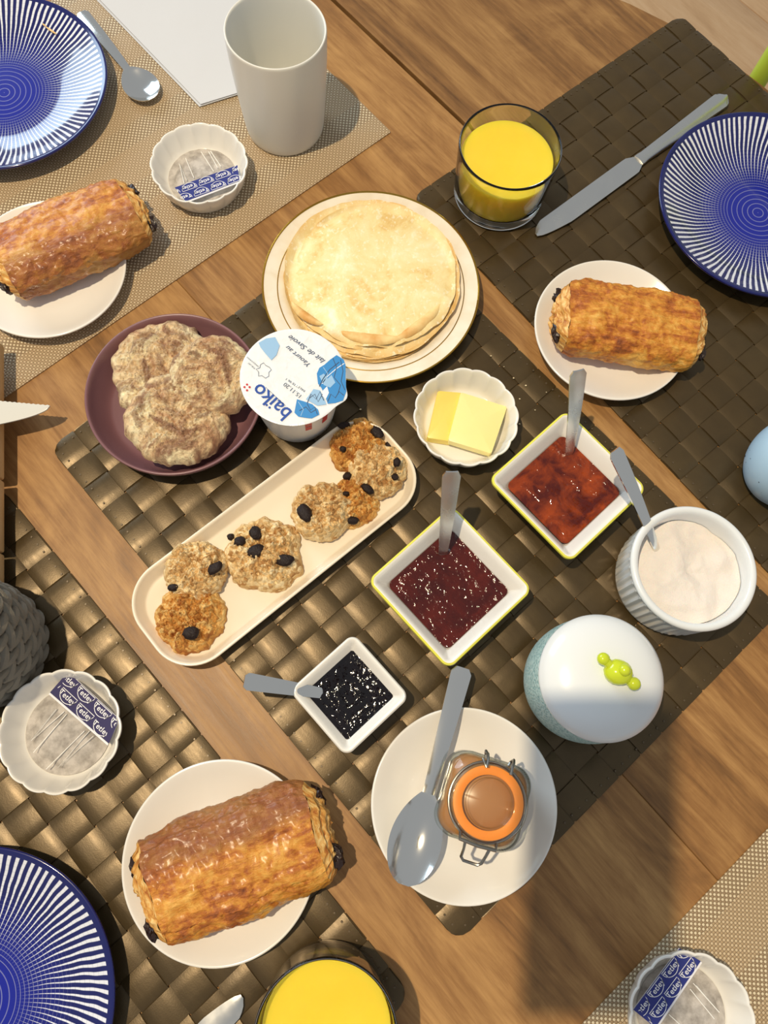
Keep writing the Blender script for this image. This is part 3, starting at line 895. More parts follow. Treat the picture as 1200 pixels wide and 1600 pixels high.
# ------------------------------------------------------------------ napkin
z0 = TM + .0002
def napkin_sheet(pts, z, th, seed):
    """bilinear quad of points with soft waves"""
    A, B, C_, D = pts; rows = []; N = 24
    for i in range(N + 1):
        s = i / N; r = []
        for j in range(13):
            q = j / 12; p = (A * (1 - q) + B * q) * (1 - s) + (D * (1 - q) + C_ * q) * s
            e = noise.noise(Vector((p.x * 22, p.y * 22, seed))) * .0007 + .0007
            r.append((p.x, p.y, z + e))
        rows.append(r)
    return sheet(rows, th)
t = thing('paper_napkin', 'folded white paper napkin lying beside the tall mug', 'napkin', (0, 0, 0))
q = [at(u, v, z0) for u, v in ((146, -4), (352, -60), (376, 146), (312, 168))]
part('fold', napkin_sheet([q[0], q[1] + Vector((.05, .05, 0)), at(430, 132, z0), q[3]], z0 + .0006, .0005, 1), PAPER, t)
part('fold', napkin_sheet([p + Vector((.001, .0015, 0)) for p in [q[0], q[1] + Vector((.05, .05, 0)), at(430, 132, z0), q[3]]], z0 + .0022, .0005, 1.4), PAPER, t)

# ------------------------------------------------------------------ yogurt pot
YC = (-.0853, .2569)
t = thing('yogurt_pot', 'white yogurt pot with a printed foil lid beside the cookies', 'yogurt', (YC[0], YC[1], MZ))
yH = .0635
part('cup', lathe(chaikin([(.0001, .002), (.026, .002), (.0275, 0), (.0295, .0005), (.031, .004), (.0370, yH - .004), (.0374, yH - .003), (.0396, yH - .0022), (.0398, yH - .0006), (.0001, yH - .0004)], 1), 96), POTW, t)
def lid_r(a):
    d = (a - math.radians(-14) + PI) % (2 * PI) - PI
    return .0408 + .0042 * math.exp(-(d / .16) ** 2)
LR = []
for k, z in ((.02, yH + .0003), (.5, yH + .0003), (.9, yH + .0004), (.97, yH + .0006), (1.0, yH + .0002), (1.0, yH - .0004), (.9, yH - .0003)):
    LR.append([(lid_r(2 * PI * j / 128) * k * math.cos(2 * PI * j / 128), lid_r(2 * PI * j / 128) * k * math.sin(2 * PI * j / 128), z) for j in range(128)])
lidy = part('foil_lid', rings(LR), FOIL, t)
zL = yH + MZ + .0006
def onlid(u, v):
    p = at(u, v, zL); return Vector((p.x - YC[0], p.y - YC[1], 0))
def lid_text(body, u0, v0, u1, v1, mat, size, name, z=yH + .0009, **kw):
    """text whose baseline runs from pixel 0 to pixel 1 on the lid"""
    a, b = onlid(u0, v0), onlid(u1, v1); vf = text(body, 1.0, **kw)
    xs = [p[0] for p in vf[0]]; wid = max(xs) - min(xs); ys = [p[1] for p in vf[0]]
    sc = (b - a).length / wid
    ang = math.atan2(b.y - a.y, b.x - a.x); mid = (a + b) / 2
    part(name, xf(vf, (mid.x, mid.y, z), ang, (sc, sc * size, 1)), mat, lidy, False)
lid_text('baïko', 450, 650, 399, 605, INKB, 1.0, 'brand_lettering', bold=.01)
lid_text('Yaourt au', 484, 572, 449, 543, INKD, .9, 'script_lettering', shear=.35)
lid_text('lait de Savoie', 507, 566, 452, 526, INKD, .9, 'script_lettering', shear=.35)
lid_text('FABRIQUÉ EN FRANCE', 404, 573, 386, 558, INKG, 1.2, 'small_print')
lid_text('PUR LAIT', 398, 576, 388, 567, INKG, 1.0, 'small_print')
lid_text('15.11.20', 470, 620, 445, 600, INKG, .9, 'date_print')
lid_text('PALETTE 06 1', 476, 611, 447, 592, INKG, .8, 'date_print')
def lid_poly(name, px, mat, z):
    P = [onlid(u, v) for u, v in px]; part(name, poly([(p.x, p.y) for p in P], z), mat, lidy, False)
zz = yH + .0009
lid_poly('blue_peak', [(495, 584), (499, 575), (507, 570), (516, 562), (526, 555), (537, 562), (540, 570), (540, 590), (541, 612), (536, 626), (524, 630), (512, 631), (508, 618), (502, 606), (497, 600)], INKM, zz)
lid_poly('blue_peak', [(464, 624), (477, 628), (488, 632), (497, 640), (499, 648), (487, 654), (478, 653), (466, 651), (460, 645)], INKM, zz)
lid_poly('pale_sky', [(404, 536), (416, 529), (430, 527), (437, 540), (432, 555), (424, 563), (415, 553), (407, 543)], INKL, zz)
lid_poly('pale_sky', [(478, 624), (490, 608), (500, 610), (506, 622), (510, 632), (496, 634)], INKL, zz - .0001)
for k, P in enumerate(([(499, 604), (505, 592), (515, 578), (530, 566)], [(503, 600), (512, 588), (526, 576), (538, 568)], [(512, 628), (517, 616), (524, 622), (530, 612), (537, 618)], [(468, 642), (478, 636), (486, 645), (494, 640)], [(480, 630), (486, 616), (494, 624), (500, 612), (506, 626)])):
    part('peak_line', xf(stroke([onlid(*p) for p in P], .0006), (0, 0, zz + .0001)), INKD if k != 1 else INKW, lidy, False)
for k, P in enumerate(([(505, 574), (512, 584), (508, 596), (516, 604)], [(520, 560), (526, 574), (522, 590), (532, 602), (528, 616)], [(532, 562), (536, 580), (533, 596), (539, 610)], [(466, 628), (474, 640), (470, 650)], [(480, 631), (485, 641), (492, 636), (496, 648)], [(484, 622), (492, 616), (497, 628), (504, 616)])):
    part('peak_line', xf(stroke([onlid(*p) for p in P], .0005), (0, 0, zz + .00012)), INKD if k % 3 else INKL, lidy, False)
lid_poly('pale_sky', [(499, 588), (506, 584), (512, 592), (518, 586), (524, 598), (516, 606), (506, 602)], INKL, zz + .0001)
lid_poly('snow_patch', [(505, 610), (511, 604), (514, 614), (509, 624), (503, 618)], INKW, zz + .0001)
FR = [(407, 570), (412, 567), (415, 571), (421, 574), (424, 578), (420, 582), (420, 588), (415, 591), (409, 587), (404, 588), (404, 581), (400, 577), (406, 575)]
part('map_outline', xf(stroke([onlid(*p) for p in FR], .0004, True), (0, 0, zz)), INKG, lidy, False)
for u, v in ((386, 601), (382, 605), (390, 605), (386, 610)):
    p = onlid(u, v); part('red_dot', ([(p.x + .0009 * math.cos(k), p.y + .0009 * math.sin(k), zz) for k in [i * PI / 4 for i in range(8)]], [tuple(range(8))]), INKR, lidy, False)
part('printed_rule', xf(stroke([onlid(415, 605), onlid(446, 634)], .0003), (0, 0, zz)), INKG, lidy, False)
# red shields on the side of the cup
def cup_patch(a0, a1, z0_, z1_):
    R = []
    for i in range(5):
        z = z0_ + (z1_ - z0_) * i / 4; r = .031 + (.0370 - .031) * (z - .004) / (yH - .008) + .0003
        R.append([(r * math.cos(a0 + (a1 - a0) * j / 6), r * math.sin(a0 + (a1 - a0) * j / 6), z) for j in range(7)])
    return rings(R, False, False, False)
cen = math.radians(-62)
for da in (0.0, .42):
    for z in (.036, .0455):
        part('red_shield', cup_patch(cen + da - .075, cen + da + .075, z, z + .0082), INKR, t, False)

# ------------------------------------------------------------------ crepes
def crepe(R, z, seed, top):
    s = Vector((seed * 3.7, seed * 1.3, seed)); N = 22; K = 120; rows = []
    for i in range(N + 1):
        k = max(i / N, .01); rg = []
        for j in range(K):
            a = 2 * PI * j / K; d = Vector((math.cos(a), math.sin(a), 0))
            rr_ = R * (1 + .035 * noise.noise(d * 1.6 + s) + .016 * noise.noise(d * 6 + s) + .006 * noise.noise(d * 17 + s)) * k
            w_ = (noise.noise(d * 4.5 + s) * .0050 + noise.noise(d * 13 + s) * .0022) * max(0, (k - .70) / .30) ** 1.6 + noise.noise(d * (rr_ * 30) + s) * .0009
            dome = -.0036 * k ** 6
            rg.append((rr_ * d.x, rr_ * d.y, z + w_ + dome))
        rows.append(rg)
    under = [[(x * .997, y * .997, q - .0011) for x, y, q in r] for r in rows[::-1]]
    return rings(rows + under)
CC = (-.0425, .3830)
labs = ['lowest pale crepe of the stack on the gold lined plate', 'second lowest pale crepe of the stack on the gold lined plate', 'third pale crepe from the bottom of the stack', 'third pale crepe from the top of the stack',
        'second pale crepe from the top of the stack', 'top crepe of the stack with golden mottled centre']
def on_plate(vf, loc, rz, i):
    """lift the crepe wherever its edge would sink into the plate"""
    c_, s_ = math.cos(rz), math.sin(rz); V = []
    half = len(vf[0]) // 2
    for n_, (x, y, z) in enumerate(vf[0]):
        r = math.hypot(x * c_ - y * s_ + loc[0] + .0416, x * s_ + y * c_ + loc[1] - .3766)
        zp = float(np.interp(r, [0, .062, .068, .0745, .080, .093], [.005, .005, .0058, .0127, .0152, .0182])) + MZ + .0008 + .0016 * i + (.0011 if n_ < half else 0)
        V.append((x, y, max(z, zp - loc[2])))
    return V, vf[1]
for i in range(6):
    rnd = random.Random(i + 3)
    cm = crepe(.0735 + rnd.uniform(-.0025, .002) - (.002 if i == 5 else 0), 0, i * 2 + 1, i == 5)
    lc, rzc = (CC[0] + rnd.uniform(-.004, .004), CC[1] + (i - 3.2) * .0022 + rnd.uniform(-.002, .002), MZ + .0100 + i * .0026), rnd.uniform(0, 6)
    solo('crepe', on_plate(cm, lc, rzc, i), CREPE, labs[i], 'crepe', lc, rzc, 'stack of crepes')
# turned over golden edge of the upper crepe
def fold(pa, pb, w_, z):
    rows = []
    for i in range(21):
        s = i / 20; p = pa * (1 - s) + pb * s; k = math.sin(PI * s) ** .6; n_ = Vector(((pb - pa).y, -(pb - pa).x, 0)).normalized()
        rows.append([tuple(p + n_ * (w_ * k * e) + Vector((0, 0, z + .0022 * math.sin(PI * e) * k - .001 * e))) for e in (0, .25, .5, .75, 1)])
    return sheet(rows, .0007)

tops = [o for o in COL.objects if o.name.startswith('crepe')]
def add_fold(par, a_px, b_px, w_, zf):
    A_, B_ = at(*a_px, zf), at(*b_px, zf); c_, s_ = math.cos(-par.rotation_euler.z), math.sin(-par.rotation_euler.z)
    def L_(p):
        q = p - par.location; return Vector((q.x * c_ - q.y * s_, q.x * s_ + q.y * c_, 0))
    part('folded_edge', fold(L_(A_), L_(B_), w_, zf - par.location.z), CREPEB, par, True, 60)
zt = MZ + .0100 + 5 * .0026
add_fold(tops[4], (530, 516), (630, 526), .010, zt - .0010)
add_fold(tops[4], (612, 532), (692, 468), .009, zt - .0012)
add_fold(tops[5], (455, 470), (505, 506), .007, zt + .0004)

# ------------------------------------------------------------------ cookies
def cookie_mesh(R, H, seed, lump, fr, n=120, m=34, sx=1.0, rim=3.2, ragged=.05, lo=1.0):
    s = Vector((seed * 5.1, seed * 2.3, seed * .7)); rows = []
    for i in range(m + 1):
        k = max(i / m, .012); rg = []
        for j in range(n):
            a = 2 * PI * j / n; d = Vector((math.cos(a), math.sin(a), 0))
            rr_ = R * (1 + ragged * 1.5 * noise.noise(d * 1.4 + s) + ragged * noise.noise(d * 4.2 + s) + ragged * .5 * noise.noise(d * 11 + s))
            x, y = rr_ * k * d.x * sx, rr_ * k * d.y; v = Vector((x, y, 0))
            base = H * (1 - k ** rim) ** .5 if k < 1 else 0
            n1 = noise.noise(v * fr + s); n2 = noise.noise(v * fr * 2.2 + s); n3 = noise.noise(v * fr * 5 + s) + .6 * noise.noise(v * fr * 9 + s)
            F = noise.voronoi(v * fr * 2.0 + s)[0][0]
            z = base + lump * (lo * n1 + .7 * n2 + .5 * n3 + .9 * (.45 - F)) * (1 - k ** 6)
            rg.append((x, y, max(z, .0004) if k < 1 else .0003))
        rows.append(rg)
    rows.append([(x * .9, y * .9, 0) for x, y, _ in rows[-1]])
    return rings(rows)
def zat(vf, x, y, rz):
    c_, s_ = math.cos(-rz), math.sin(-rz); X, Y = x * c_ - y * s_, x * s_ + y * c_
    return max((p[2] for p in vf[0] if abs(p[0] - X) < .0025 and abs(p[1] - Y) < .0025), default=.006)

PZ = MZ + .0046
def big_cookie(label, uv, z, R, H, seed, tilt=(0, 0)):
    vf = cookie_mesh(R, H, seed, .0026, 120, 230, 80, 1, 7, .06, .3)
    p = at(uv[0], uv[1], z + H * .7)
    o = solo('marbled_cookie', vf, COOK, label, 'cookie', (p.x, p.y, z), seed, 'marbled cookies in the plum dish')
    o.rotation_euler = (tilt[0], tilt[1], seed)
big_cookie('big marbled chocolate cookie lowest in the plum dish at upper left', (255, 574), PZ + .0130, .0440, .0100, 1.3)
big_cookie('big marbled chocolate cookie lying at the front of the plum dish', (277, 648), PZ + .0170, .0415, .0125, 2.1, (.10, .03))
big_cookie('smaller marbled chocolate cookie on top beside the yogurt pot', (330, 583), PZ + .0215, .0355, .0120, 4.4, (.0, .12))

TZ = MZ + .0048
def oat_cookie(label, uv, R, H, seed, raisins, mat=OAT, dz=0.0, sx=1.0, tilt=(0, 0)):
    vf = cookie_mesh(R, H, seed, .0050, 115, 170, 54, sx, 2.6, .09)
    p = at(uv[0], uv[1], TZ + dz + H * .5)
    t = thing('oat_cookie', label, 'cookie', (p.x, p.y, TZ + dz), 0, 'oat cookies on the tray')
    ck = part('dough', vf, mat, t, rot=(tilt[0], tilt[1], seed)); k = 0
    for ru, rv, a, b, rot in raisins:
        q = at(ru, rv, TZ + dz + H * .9); x, y = q.x - p.x, q.y - p.y
        z = zat(vf, x, y, seed)
        q = at(ru, rv, TZ + dz + z); x, y = q.x - p.x, q.y - p.y; z = zat(vf, x, y, seed)
        part('raisin', blob(a, b, .0026, seed * 3 + k, .22, 1.8, 14, 8), RAISIN, t, loc=(x, y, z - .0006), rot=(0, 0, rot)); k += 1
oat_cookie('oat raisin cookie at the lower left tip of the tray with one raisin', (295, 963), .0275, .0150, 1.1, [(297, 989, .0062, .0050, .3)], OATB)
oat_cookie('craggy oat cookie leaning behind the lower left one on the tray', (304, 889), .0250, .0170, 2.6, [(336, 887, .0062, .0040, .9), (270, 918, .0042, .0030, .2)], OAT, .004, 1.0, (.08, 0))
oat_cookie('oat cookie with five dark raisins in the middle of the tray', (411, 864), .0300, .0170, 3.7, [(374, 846, .0048, .0042, .6), (399, 833, .0056, .0046, 2.2), (399, 861, .0072, .0052, .5), (445, 875, .0068, .0050, .2), (360, 838, .003, .003, 0)], OAT)
oat_cookie('pale oat cookie with one long raisin near the tray centre', (502, 795), .0255, .0170, 4.9, [(476, 801, .0078, .0052, 2.2), (541, 770, .003, .0022, 0)], OAT, .003)
oat_cookie('darker browned oat cookie tucked behind the one with the long raisin', (551, 783), .0215, .0120, 5.2, [(551, 813, .005, .0034, .2)], OATB)
oat_cookie('browned oat cookie at the top end of the tray beside the yogurt', (558, 694), .0245, .0140, 6.8, [(589, 675, .0058, .0044, 2.6), (537, 664, .0052, .003, .3), (608, 695, .0036, .0046, 0), (536, 700, .003, .0026, 0)], OATB)
oat_cookie('pale oat cookie at the upper right tip of the tray', (588, 733), .0245, .0160, 7.5, [(620, 722, .003, .004, 0), (574, 765, .006, .0036, 2.6), (543, 743, .0042, .0034, .4), (617, 745, .003, .003, 0)], OAT, .003)

# ------------------------------------------------------------------ pastries
def pastry(label, pa, pb, w_, h_, seed, z0, flap, crust):
    """rolled chocolate pastry whose axis runs from pixel pa to pixel pb"""
    zc = z0 + h_ * .5
    a, b = at(pa[0], pa[1], zc), at(pb[0], pb[1], zc); L = (b - a).length; c = (a + b) / 2; rz = math.atan2(b.y - a.y, b.x - a.x)
    t = thing('chocolate_pastry', label, 'pastry', (c.x, c.y, z0), rz, 'chocolate pastries on side plates')
    s = Vector((seed * 3.3, seed * 1.9, seed * 4.1)); NS, NP = 110, 150
    def section(u, ph, k=1.0):
        cs, sn = math.cos(ph), math.sin(ph); e = 2 / 2.7
        y = w_ / 2 * math.copysign(abs(cs) ** e, cs); z = h_ / 2 * math.copysign(abs(sn) ** e, sn)
        if z < 0: z *= .92
        e_ = 1 - .10 * abs(u) ** 5 + .03 * noise.noise(Vector((u * 2.5, 0, 0)) + s)
        y *= e_ * k; z *= (1 - .07 * abs(u) ** 4) * k
        y += .0025 * noise.noise(Vector((u * 2, 5, 0)) + s)
        return y, z + h_ * .48
    def endoff(ph): return .0035 * noise.noise(Vector((math.cos(ph) * 1.5, math.sin(ph) * 1.5, 9)) + s)
    rows = []
    for i in range(NS + 1):
        u = -1 + 2 * i / NS; rg = []
        for j in range(NP):
            ph = 2 * PI * j / NP; y, z = section(u, ph)
            x = u * (L / 2 + endoff(ph) * (1 if u > 0 else 1.2) * abs(u) ** 3)
            p = Vector((x, y, z)); nr_ = Vector((0, math.cos(ph), math.sin(ph)))
            dd = .0022 * noise.noise(Vector((x * 45, y * 45, z * 45)) + s) + .0015 * noise.noise(Vector((x * 130, y * 190, z * 190)) + s) + .0009 * noise.noise(Vector((x * 330, y * 420, z * 420)) + s)
            fp = flap + .10 * noise.noise(Vector((u * 2.2, 3, 1)) + s)
            q = (ph - fp) % (2 * PI)
            if 0 < q < 1.5: dd += .0016 * min(1, q / .05)         # top sheet laps over the roll
            p += nr_ * dd
            p.z = max(p.z, .0002)
            rg.append(tuple(p))
        rows.append(rg)
    part('crust', rings(rows, False, False), crust, t, True, 60)
    for sg, r0 in ((-1, rows[0]), (1, rows[-1])):
        rr_ = []; M_ = 20
        cy = sum(p[1] for p in r0) / NP; cz = sum(p[2] for p in r0) / NP
        for i in range(M_):
            k = 1 - i / M_ * .985; rg = []
            for j, p in enumerate(r0):
                ph = 2 * PI * j / NP
                rid = math.cos((1 - k) * 26 + ph * 1.0 + 1.5 * noise.noise(Vector((math.cos(ph), math.sin(ph), k * 2)) + s))
                bul = .0100 * (1 - k ** 3) + .0012 * rid * min(1, (1 - k) * 8) + .0012 * noise.noise(Vector((p[1] * 200 * k, p[2] * 200 * k, sg)) + s)
                rg.append((p[0] + sg * bul, cy + (p[1] - cy) * k, max(.0003, cz + (p[2] - cz) * k)))
            rr_.append(rg)
        vf = rings(rr_ if sg > 0 else [r for r in rr_], False, True)
        part('layered_end', vf, CRUSTEND, t, True, 60)
        for q, (fy, fz) in enumerate(((-.27, .56), (.24, .50))):
            bar = blob(.0050, .0082, .0048, seed + q + sg * 2, .5, 2.2, 18, 12)
            part('chocolate_stick', bar, CHOC, t, loc=(sg * (L / 2 + .0070), fy * w_, fz * h_))
    return t
pastry('big glossy golden chocolate pastry on the plate at lower left', (243, 1392), (494, 1294), .0770, .041, 1.7, MZ + .0047, .75, CRUST)
pastry('glossy deep brown chocolate pastry on the plate at upper left', (10, 415), (208, 330), .0720, .042, 3.2, TM + .0047, 1.5, CRUST2)
pastry('matt flaky chocolate pastry on the plate at the right', (884, 493), (1078, 520), .0670, .042, 5.4, MZ + .0047, 2.2, CRUST3)

# ------------------------------------------------------------------ butter
def butter(label, px, z, h_, mat, tilt=0):
    P = [at(u, v, z + h_) for u, v in px]; c = sum(P, Vector()) / 4; b = .0012
    R = []
    for k, zz in ((1 - .05, 0), (1, b * .6), (1, h_ - b), (1 - .012, h_ - b * .3), (1 - .05, h_)):
        ring = []
        for i in range(4):
            A, B_, D = P[i], P[(i + 1) % 4], P[i - 1]
            for f_ in (-1, 1):
                q = A + ((D if f_ < 0 else B_) - A).normalized() * b
                v = c + (q - c) * k; ring.append((v.x - c.x, v.y - c.y, zz + tilt * (v.x - c.x)))
        R.append(ring)
    solo('butter_slice', rings(R), mat, label, 'butter', (c.x, c.y, z), 0, 'butter slices', True, 30)
butter('deeper yellow butter slice underneath on the left in the fluted dish', [(684, 610), (722, 613), (706, 690), (667, 684)], MZ + .0046, .0095, BUTTER2)
butter('paler butter slice lying on top on the right in the fluted dish', [(720, 612), (793, 635), (768, 709), (700, 688)], MZ + .0085, .0085, BUTTER)

# ------------------------------------------------------------------ tea bags
def teabag(label, dish, z, tag_px, read, nw, seed, tz, navy=NAVY, strings=()):
    """dish: centre, tag_px: four pixel corners of the folded tag, read: pixel direction of the lettering"""
    zb = z + .0046
    t = thing('tea_bag', label, 'tea bag', (dish[0], dish[1], zb), seed, 'tea bags in fluted dishes')
    R = []; s = Vector((seed, 2, 1)); K = 72
    prof = [(.012, .0062), (.45, .0058), (.70, .0044), (.80, .0022), (.84, .0014), (.98, .0013), (1.0, .0010), (1.0, .0005), (.84, .0003), (.5, .0001), (.012, 0)]
    for k, zz in prof:
        rg = []
        for j in range(K):
            a = 2 * PI * j / K; d = Vector((math.cos(a), math.sin(a), 0))
            e = .0012 * noise.noise(d * 2.2 * k + s) if zz > .002 else 0
            rr_ = .0312 * k * (1 + .006 * noise.noise(d * 3 + s))
            rg.append((rr_ * d.x, rr_ * d.y, zz + e + (.0007 * noise.noise(d * 5 + s) if k > .9 and zz > .0006 else 0)))
        R.append(rg)
    part('pouch', rings(R), TEAP, t)
    def loc(u, v, zq=0):
        p = at(u, v, zb + tz + zq); q = Vector((p.x - dish[0], p.y - dish[1])); c_, s_ = math.cos(-seed), math.sin(-seed)
        return Vector((q.x * c_ - q.y * s_, q.x * s_ + q.y * c_, tz + zq))
    P = [loc(*p) for p in tag_px]          # A B C D : AB long side
    A, B_, C_, D = P
    rows = [[tuple(A * (1 - q) * (1 - s_) + B_ * q * (1 - s_) + C_ * q * s_ + D * (1 - q) * s_) for s_ in (0, .25, .5, .75, 1)] for q in [i / 10 for i in range(11)]]
    tg = part('paper_tag', sheet(rows, .0004), navy, t, True, 40)
    part('tag_back', sheet([[(p[0], p[1], p[2] - .0007) for p in r] for r in [[tuple(Vector(p) + (D - A).normalized() * .0016 * (1 if k > 2 else -0.2)) for k, p in enumerate(rr)] for rr in rows]], .0003), INKW, t, True, 40)
    ex = (B_ - A); ey = (D - A); Lx, Ly = ex.length, ey.length; exn = ex.normalized(); eyn = Vector((-exn.y, exn.x, 0)).normalized()
    flip = -1 if read < 0 else 1
    base = (A + B_ + C_ + D) / 4
    def put(vf, x, y):
        out = []
        for px, py, pz in vf[0]:
            X, Y = flip * (x + px), flip * (y + py)
            out.append(tuple(base + exn * X + eyn * Y + Vector((0, 0, .0004))))
        return out, vf[1]
    rh = Ly / 2; word = xf(text('Tetley', rh * .60, 0, rh * .006, 1.04), (0, rh * .06, 0))
    half = [(rh * .82 * math.cos(a), rh * .40 - rh * .80 * math.sin(a)) for a in [PI * i / 16 for i in range(17)]]
    half = [(x * (1 if abs(x) < rh * .8 else .98), y) for x, y in half]
    out = stroke(half, rh * .05, True); pcs = []; st = rh * 1.85; n = int(Lx / st) + 1
    # each oval emblem is trimmed where the tag was cut
    def clip(vf):
        V, F = vf; ok = []
        for f in F:
            if all(abs((Vector(V[i]) - base).dot(exn)) < Lx / 2 - .0002 and abs((Vector(V[i]) - base).dot(eyn)) < Ly / 2 - .0002 for i in f): ok.append(f)
        return V, ok
    for row, off in ((-.5, .12), (.5, .62)):
        for k in range(-n, n + 1):
            x = (k + off) * st * 1.0
            pcs.append(clip(put(out, x, row * rh))); pcs.append(clip(put(word, x, row * rh)))
    part('tag_lettering', join(*pcs), INKW, tg, False)
    for sp in strings:
        part('string', tube([loc(u, v, -tz + .0074) for u, v in sp], .00032, 6), STRING, t)
teabag('round tea bag with blue tag in the dish beside the tall mug', (-.2124, .4685), TM, [(273, 293), (371, 258), (374, 282), (290, 314)], -1, 3, .6, .0088,
       strings=[[(288, 287), (280, 255), (292, 282)], [(290, 247), (303, 278)], [(314, 237), (334, 268)], [(326, 237), (340, 262)], [(329, 236), (345, 260)]])
teabag('round tea bag with purple blue tag in the dish beside the rope pot', (-.2054, -.0267), MZ, [(106, 1050), (186, 1124), (170, 1162), (78, 1082)], 1, 3, 1.9, .0105, NAVYD,
       strings=[[(88, 1108), (48, 1158), (100, 1112)], [(104, 1116), (52, 1176)], [(132, 1142), (72, 1202)], [(140, 1142), (90, 1200), (146, 1150)]])
teabag('round tea bag with navy tag in the dish at the lower right corner', (.2596, -.1486), TM, [(990, 1578), (1062, 1482), (1095, 1502), (1024, 1606)], 1, 3, 3.1, .0115,
       strings=[[(1078, 1545), (1116, 1592)], [(1088, 1540), (1124, 1582), (1083, 1536)], [(1045, 1585), (1075, 1612)]])

# ------------------------------------------------------------------ clip top jar
JC = at(748, 1247, .02); jrz = math.radians(-9)
t = thing('clip_jar', 'small square glass clip top jar with orange seal and caramel filling', 'jar', (JC.x, JC.y, MZ + .0046), jrz)
def sq2c(h, r, z, k): return rrect(h, h, r, z, k)
def jarloft(prof, n=14):
    k = lambda h: h if h < .0249 else .0249 + (h - .0249) * .62
    return rings([rrect(k(h), k(h), min(r * 1.15, k(h)), z, n) for h, r, z in prof])
jo = [(.0001, .0001, .004), (.024, .012, .004), (.0285, .012, .007), (.0300, .012, .020), (.0300, .012, .034), (.0270, .016, .041), (.0225, .0222, .0445), (.0215, .0215, .050), (.0238, .0238, .0505), (.0240, .0240, .0475), (.0248, .0248, .0445), (.0295, .016, .0415), (.0325, .0125, .036), (.0325, .0125, .006), (.0305, .0125, .0015), (.0270, .0125, 0), (.0001, .0001, .001)]
part('glass_body', jarloft(jo), GLASS, t, True, 60)
part('caramel', jarloft([(.0001, .0001, .0045), (.0235, .0115, .0045), (.0280, .0115, .0075), (.0295, .0117, .020), (.0295, .0117, .0335), (.0264, .0157, .0402), (.0220, .0219, .0440), (.0205, .0205, .0455), (.0001, .0001, .0452)]), CARAMEL, t, True, 60)
part('seal', lathe([(.0175, .0505), (.0262, .0505), (.0268, .0515), (.0262, .0527), (.0175, .0527), (.0170, .0516)] , 96), ORANGE, t) if False else None
def annulus(r0, r1, z0_, z1_):
    P = chaikin([(r0, (z0_ + z1_) / 2), (r0 + .0003, z1_), (r1 - .0006, z1_), (r1, (z0_ + z1_) / 2), (r1 - .0006, z0_), (r0 + .0003, z0_), (r0, (z0_ + z1_) / 2)], 1)
    return rings([[(r * math.cos(2 * PI * j / 96), r * math.sin(2 * PI * j / 96), z) for j in range(96)] for r, z in P], False, False)
part('seal', annulus(.0178, .0243, .0507, .0530), ORANGE, t)
lid_j = part('glass_lid', lathe(chaikin([(.0001, .0490), (.0150, .0490), (.0162, .0500), (.0165, .0532), (.0235, .0534), (.0262, .0540), (.0265, .0565), (.0250, .0585), (.0180, .0585), (.0165, .0580), (.0155, .0545), (.0001, .0540)], 1), 96), GLASS, t)
wires = []
for sx in (-1, 1):
    part('hinge_wire', tube([(sx * .0085, .0215, .0600), (sx * .0085, .0262, .0590), (sx * .0092, .0300, .0560), (sx * .0100, .0318, .0500), (sx * .0090, .0300, .0465), (sx * .0080, .0270, .0470)], .0011, 8), WIRE, t)
part('neck_wire', tube([(.0262 * math.cos(a), .0262 * math.sin(a), .0468) for a in [2 * PI * i / 48 for i in range(49)]], .0010, 8), WIRE, t)
part('top_wire', tube([(-.0085, .0215, .0600), (-.0100, .0230, .0597), (-.012, .0262, .0575)], .0009, 8), WIRE, t)
part('clasp', tube([(-.0125, -.0235, .0500), (-.0125, -.0275, .0530), (0, -.0282, .0540), (.0125, -.0275, .0530), (.0125, -.0235, .0500)], .0012, 8), WIRE, t)
part('clasp_loop', tube([(-.0085, -.0275, .0535), (-.0078, -.0330, .0500), (-.0072, -.0385, .0450), (-.0050, -.0405, .0440), (.0050, -.0405, .0440), (.0072, -.0385, .0450), (.0078, -.0330, .0500), (.0085, -.0275, .0535)], .0011, 8), WIRE, t)

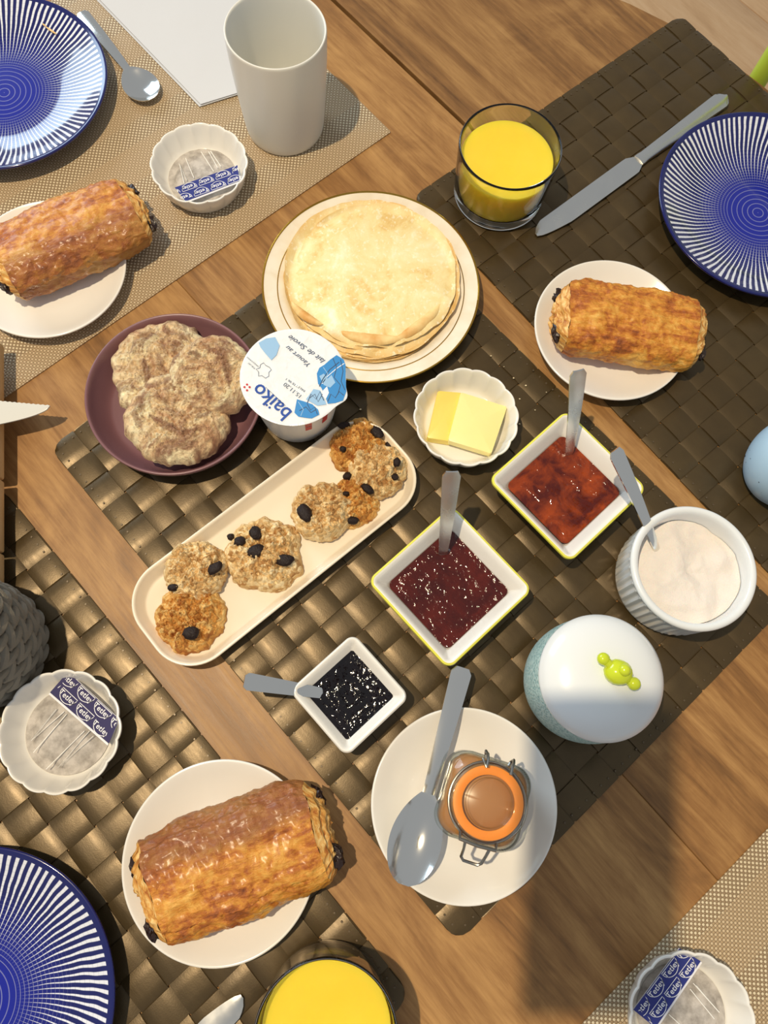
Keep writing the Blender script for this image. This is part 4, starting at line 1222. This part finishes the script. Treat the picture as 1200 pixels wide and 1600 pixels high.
# ------------------------------------------------------------------ lime chair beyond the far edge
bp0 = at(1196, 108, 0.0); ch = E1 * bp0.dot(E1) + E2 * .737
t = thing('lime_chair', 'lime green chair tucked under the far table edge at upper right', 'chair', (ch.x, ch.y, FZ), YAW)
for x in (0, .42):
    part('back_post', tube([(x, 0, 0), (x, 0, .45), (x, 0, .70), (x, .004, .92)], .0098, 16), LIMEP, t)
    part('leg', tube([(x, -.40, 0), (x, -.40, .44)], .0098, 16), LIMEP, t)
part('seat', xf(rbox(.45, .44, .018, .005), (.21, -.20, .44)), LIMEP, t)
for z in (.80, .88): part('back_rail', tube([(.0, .003, z), (.42, .003, z)], .009, 14), LIMEP, t)
for y in (0, -.40): part('stretcher', tube([(0, y, .20), (.42, y, .20)], .007, 12), LIMEP, t)

# ------------------------------------------------------------------ crumbs
rnd = random.Random(11); cr = []
spots = [(822, 602), (836, 640), (829, 690), (815, 660), (745, 580), (770, 560), (790, 575), (803, 588), (812, 622), (1090, 495), (640, 578), (662, 655), (850, 610), (560, 640)]
for u, v in spots:
    p = at(u + rnd.uniform(-4, 4), v + rnd.uniform(-4, 4), MZ + .0006); r = rnd.uniform(.0005, .0011)
    cr.append(blob(r, r * .8, r * .7, rnd.random() * 9, .3, 2, 6, 4, p))
o = solo('crumbs', join(*cr), Mt('pastry_crumb', (232, 214, 176), .8), 'tiny pale pastry crumbs scattered on the central woven mat', 'crumbs'); o['kind'] = 'stuff'
p = at(76, 38, TM + .021)
FLK = Mt('pastry_flake', (222, 184, 120), .6)
o = solo('pastry_flake', join(xf(blob(.0075, .0011, .0007, 2, .2, 2, 10, 6), (0, 0, 0), -.5), xf(blob(.003, .0009, .0006, 3, .2, 2, 8, 5), (-.008, .005, 0), -.6)), FLK, 'thin golden pastry flake on the upper left blue plate', 'crumb', (p.x, p.y, TM + .0142))

# ------------------------------------------------------------------ the phone that takes the picture (behind the lens, its shadow falls on the lid and plate)
pm = Matrix((CR, CU, -CF)).transposed().to_4x4(); pm.translation = Vector((0, 0, CH)) - CF * .006
PHX, PHY = -.035, -.014
t = thing('smartphone', 'dark smartphone held above the table, taking the picture', 'phone'); t.matrix_world = pm
part('phone_body', xf(rbox(.078, .158, .008, .0025), (PHX, PHY, 0)), Mt('phone_case', (28, 28, 32), .4), t)
part('phone_screen', xf(rbox(.072, .150, .0006, .0002), (PHX, PHY, .008)), Mt('phone_glass', (10, 10, 12), .08), t)
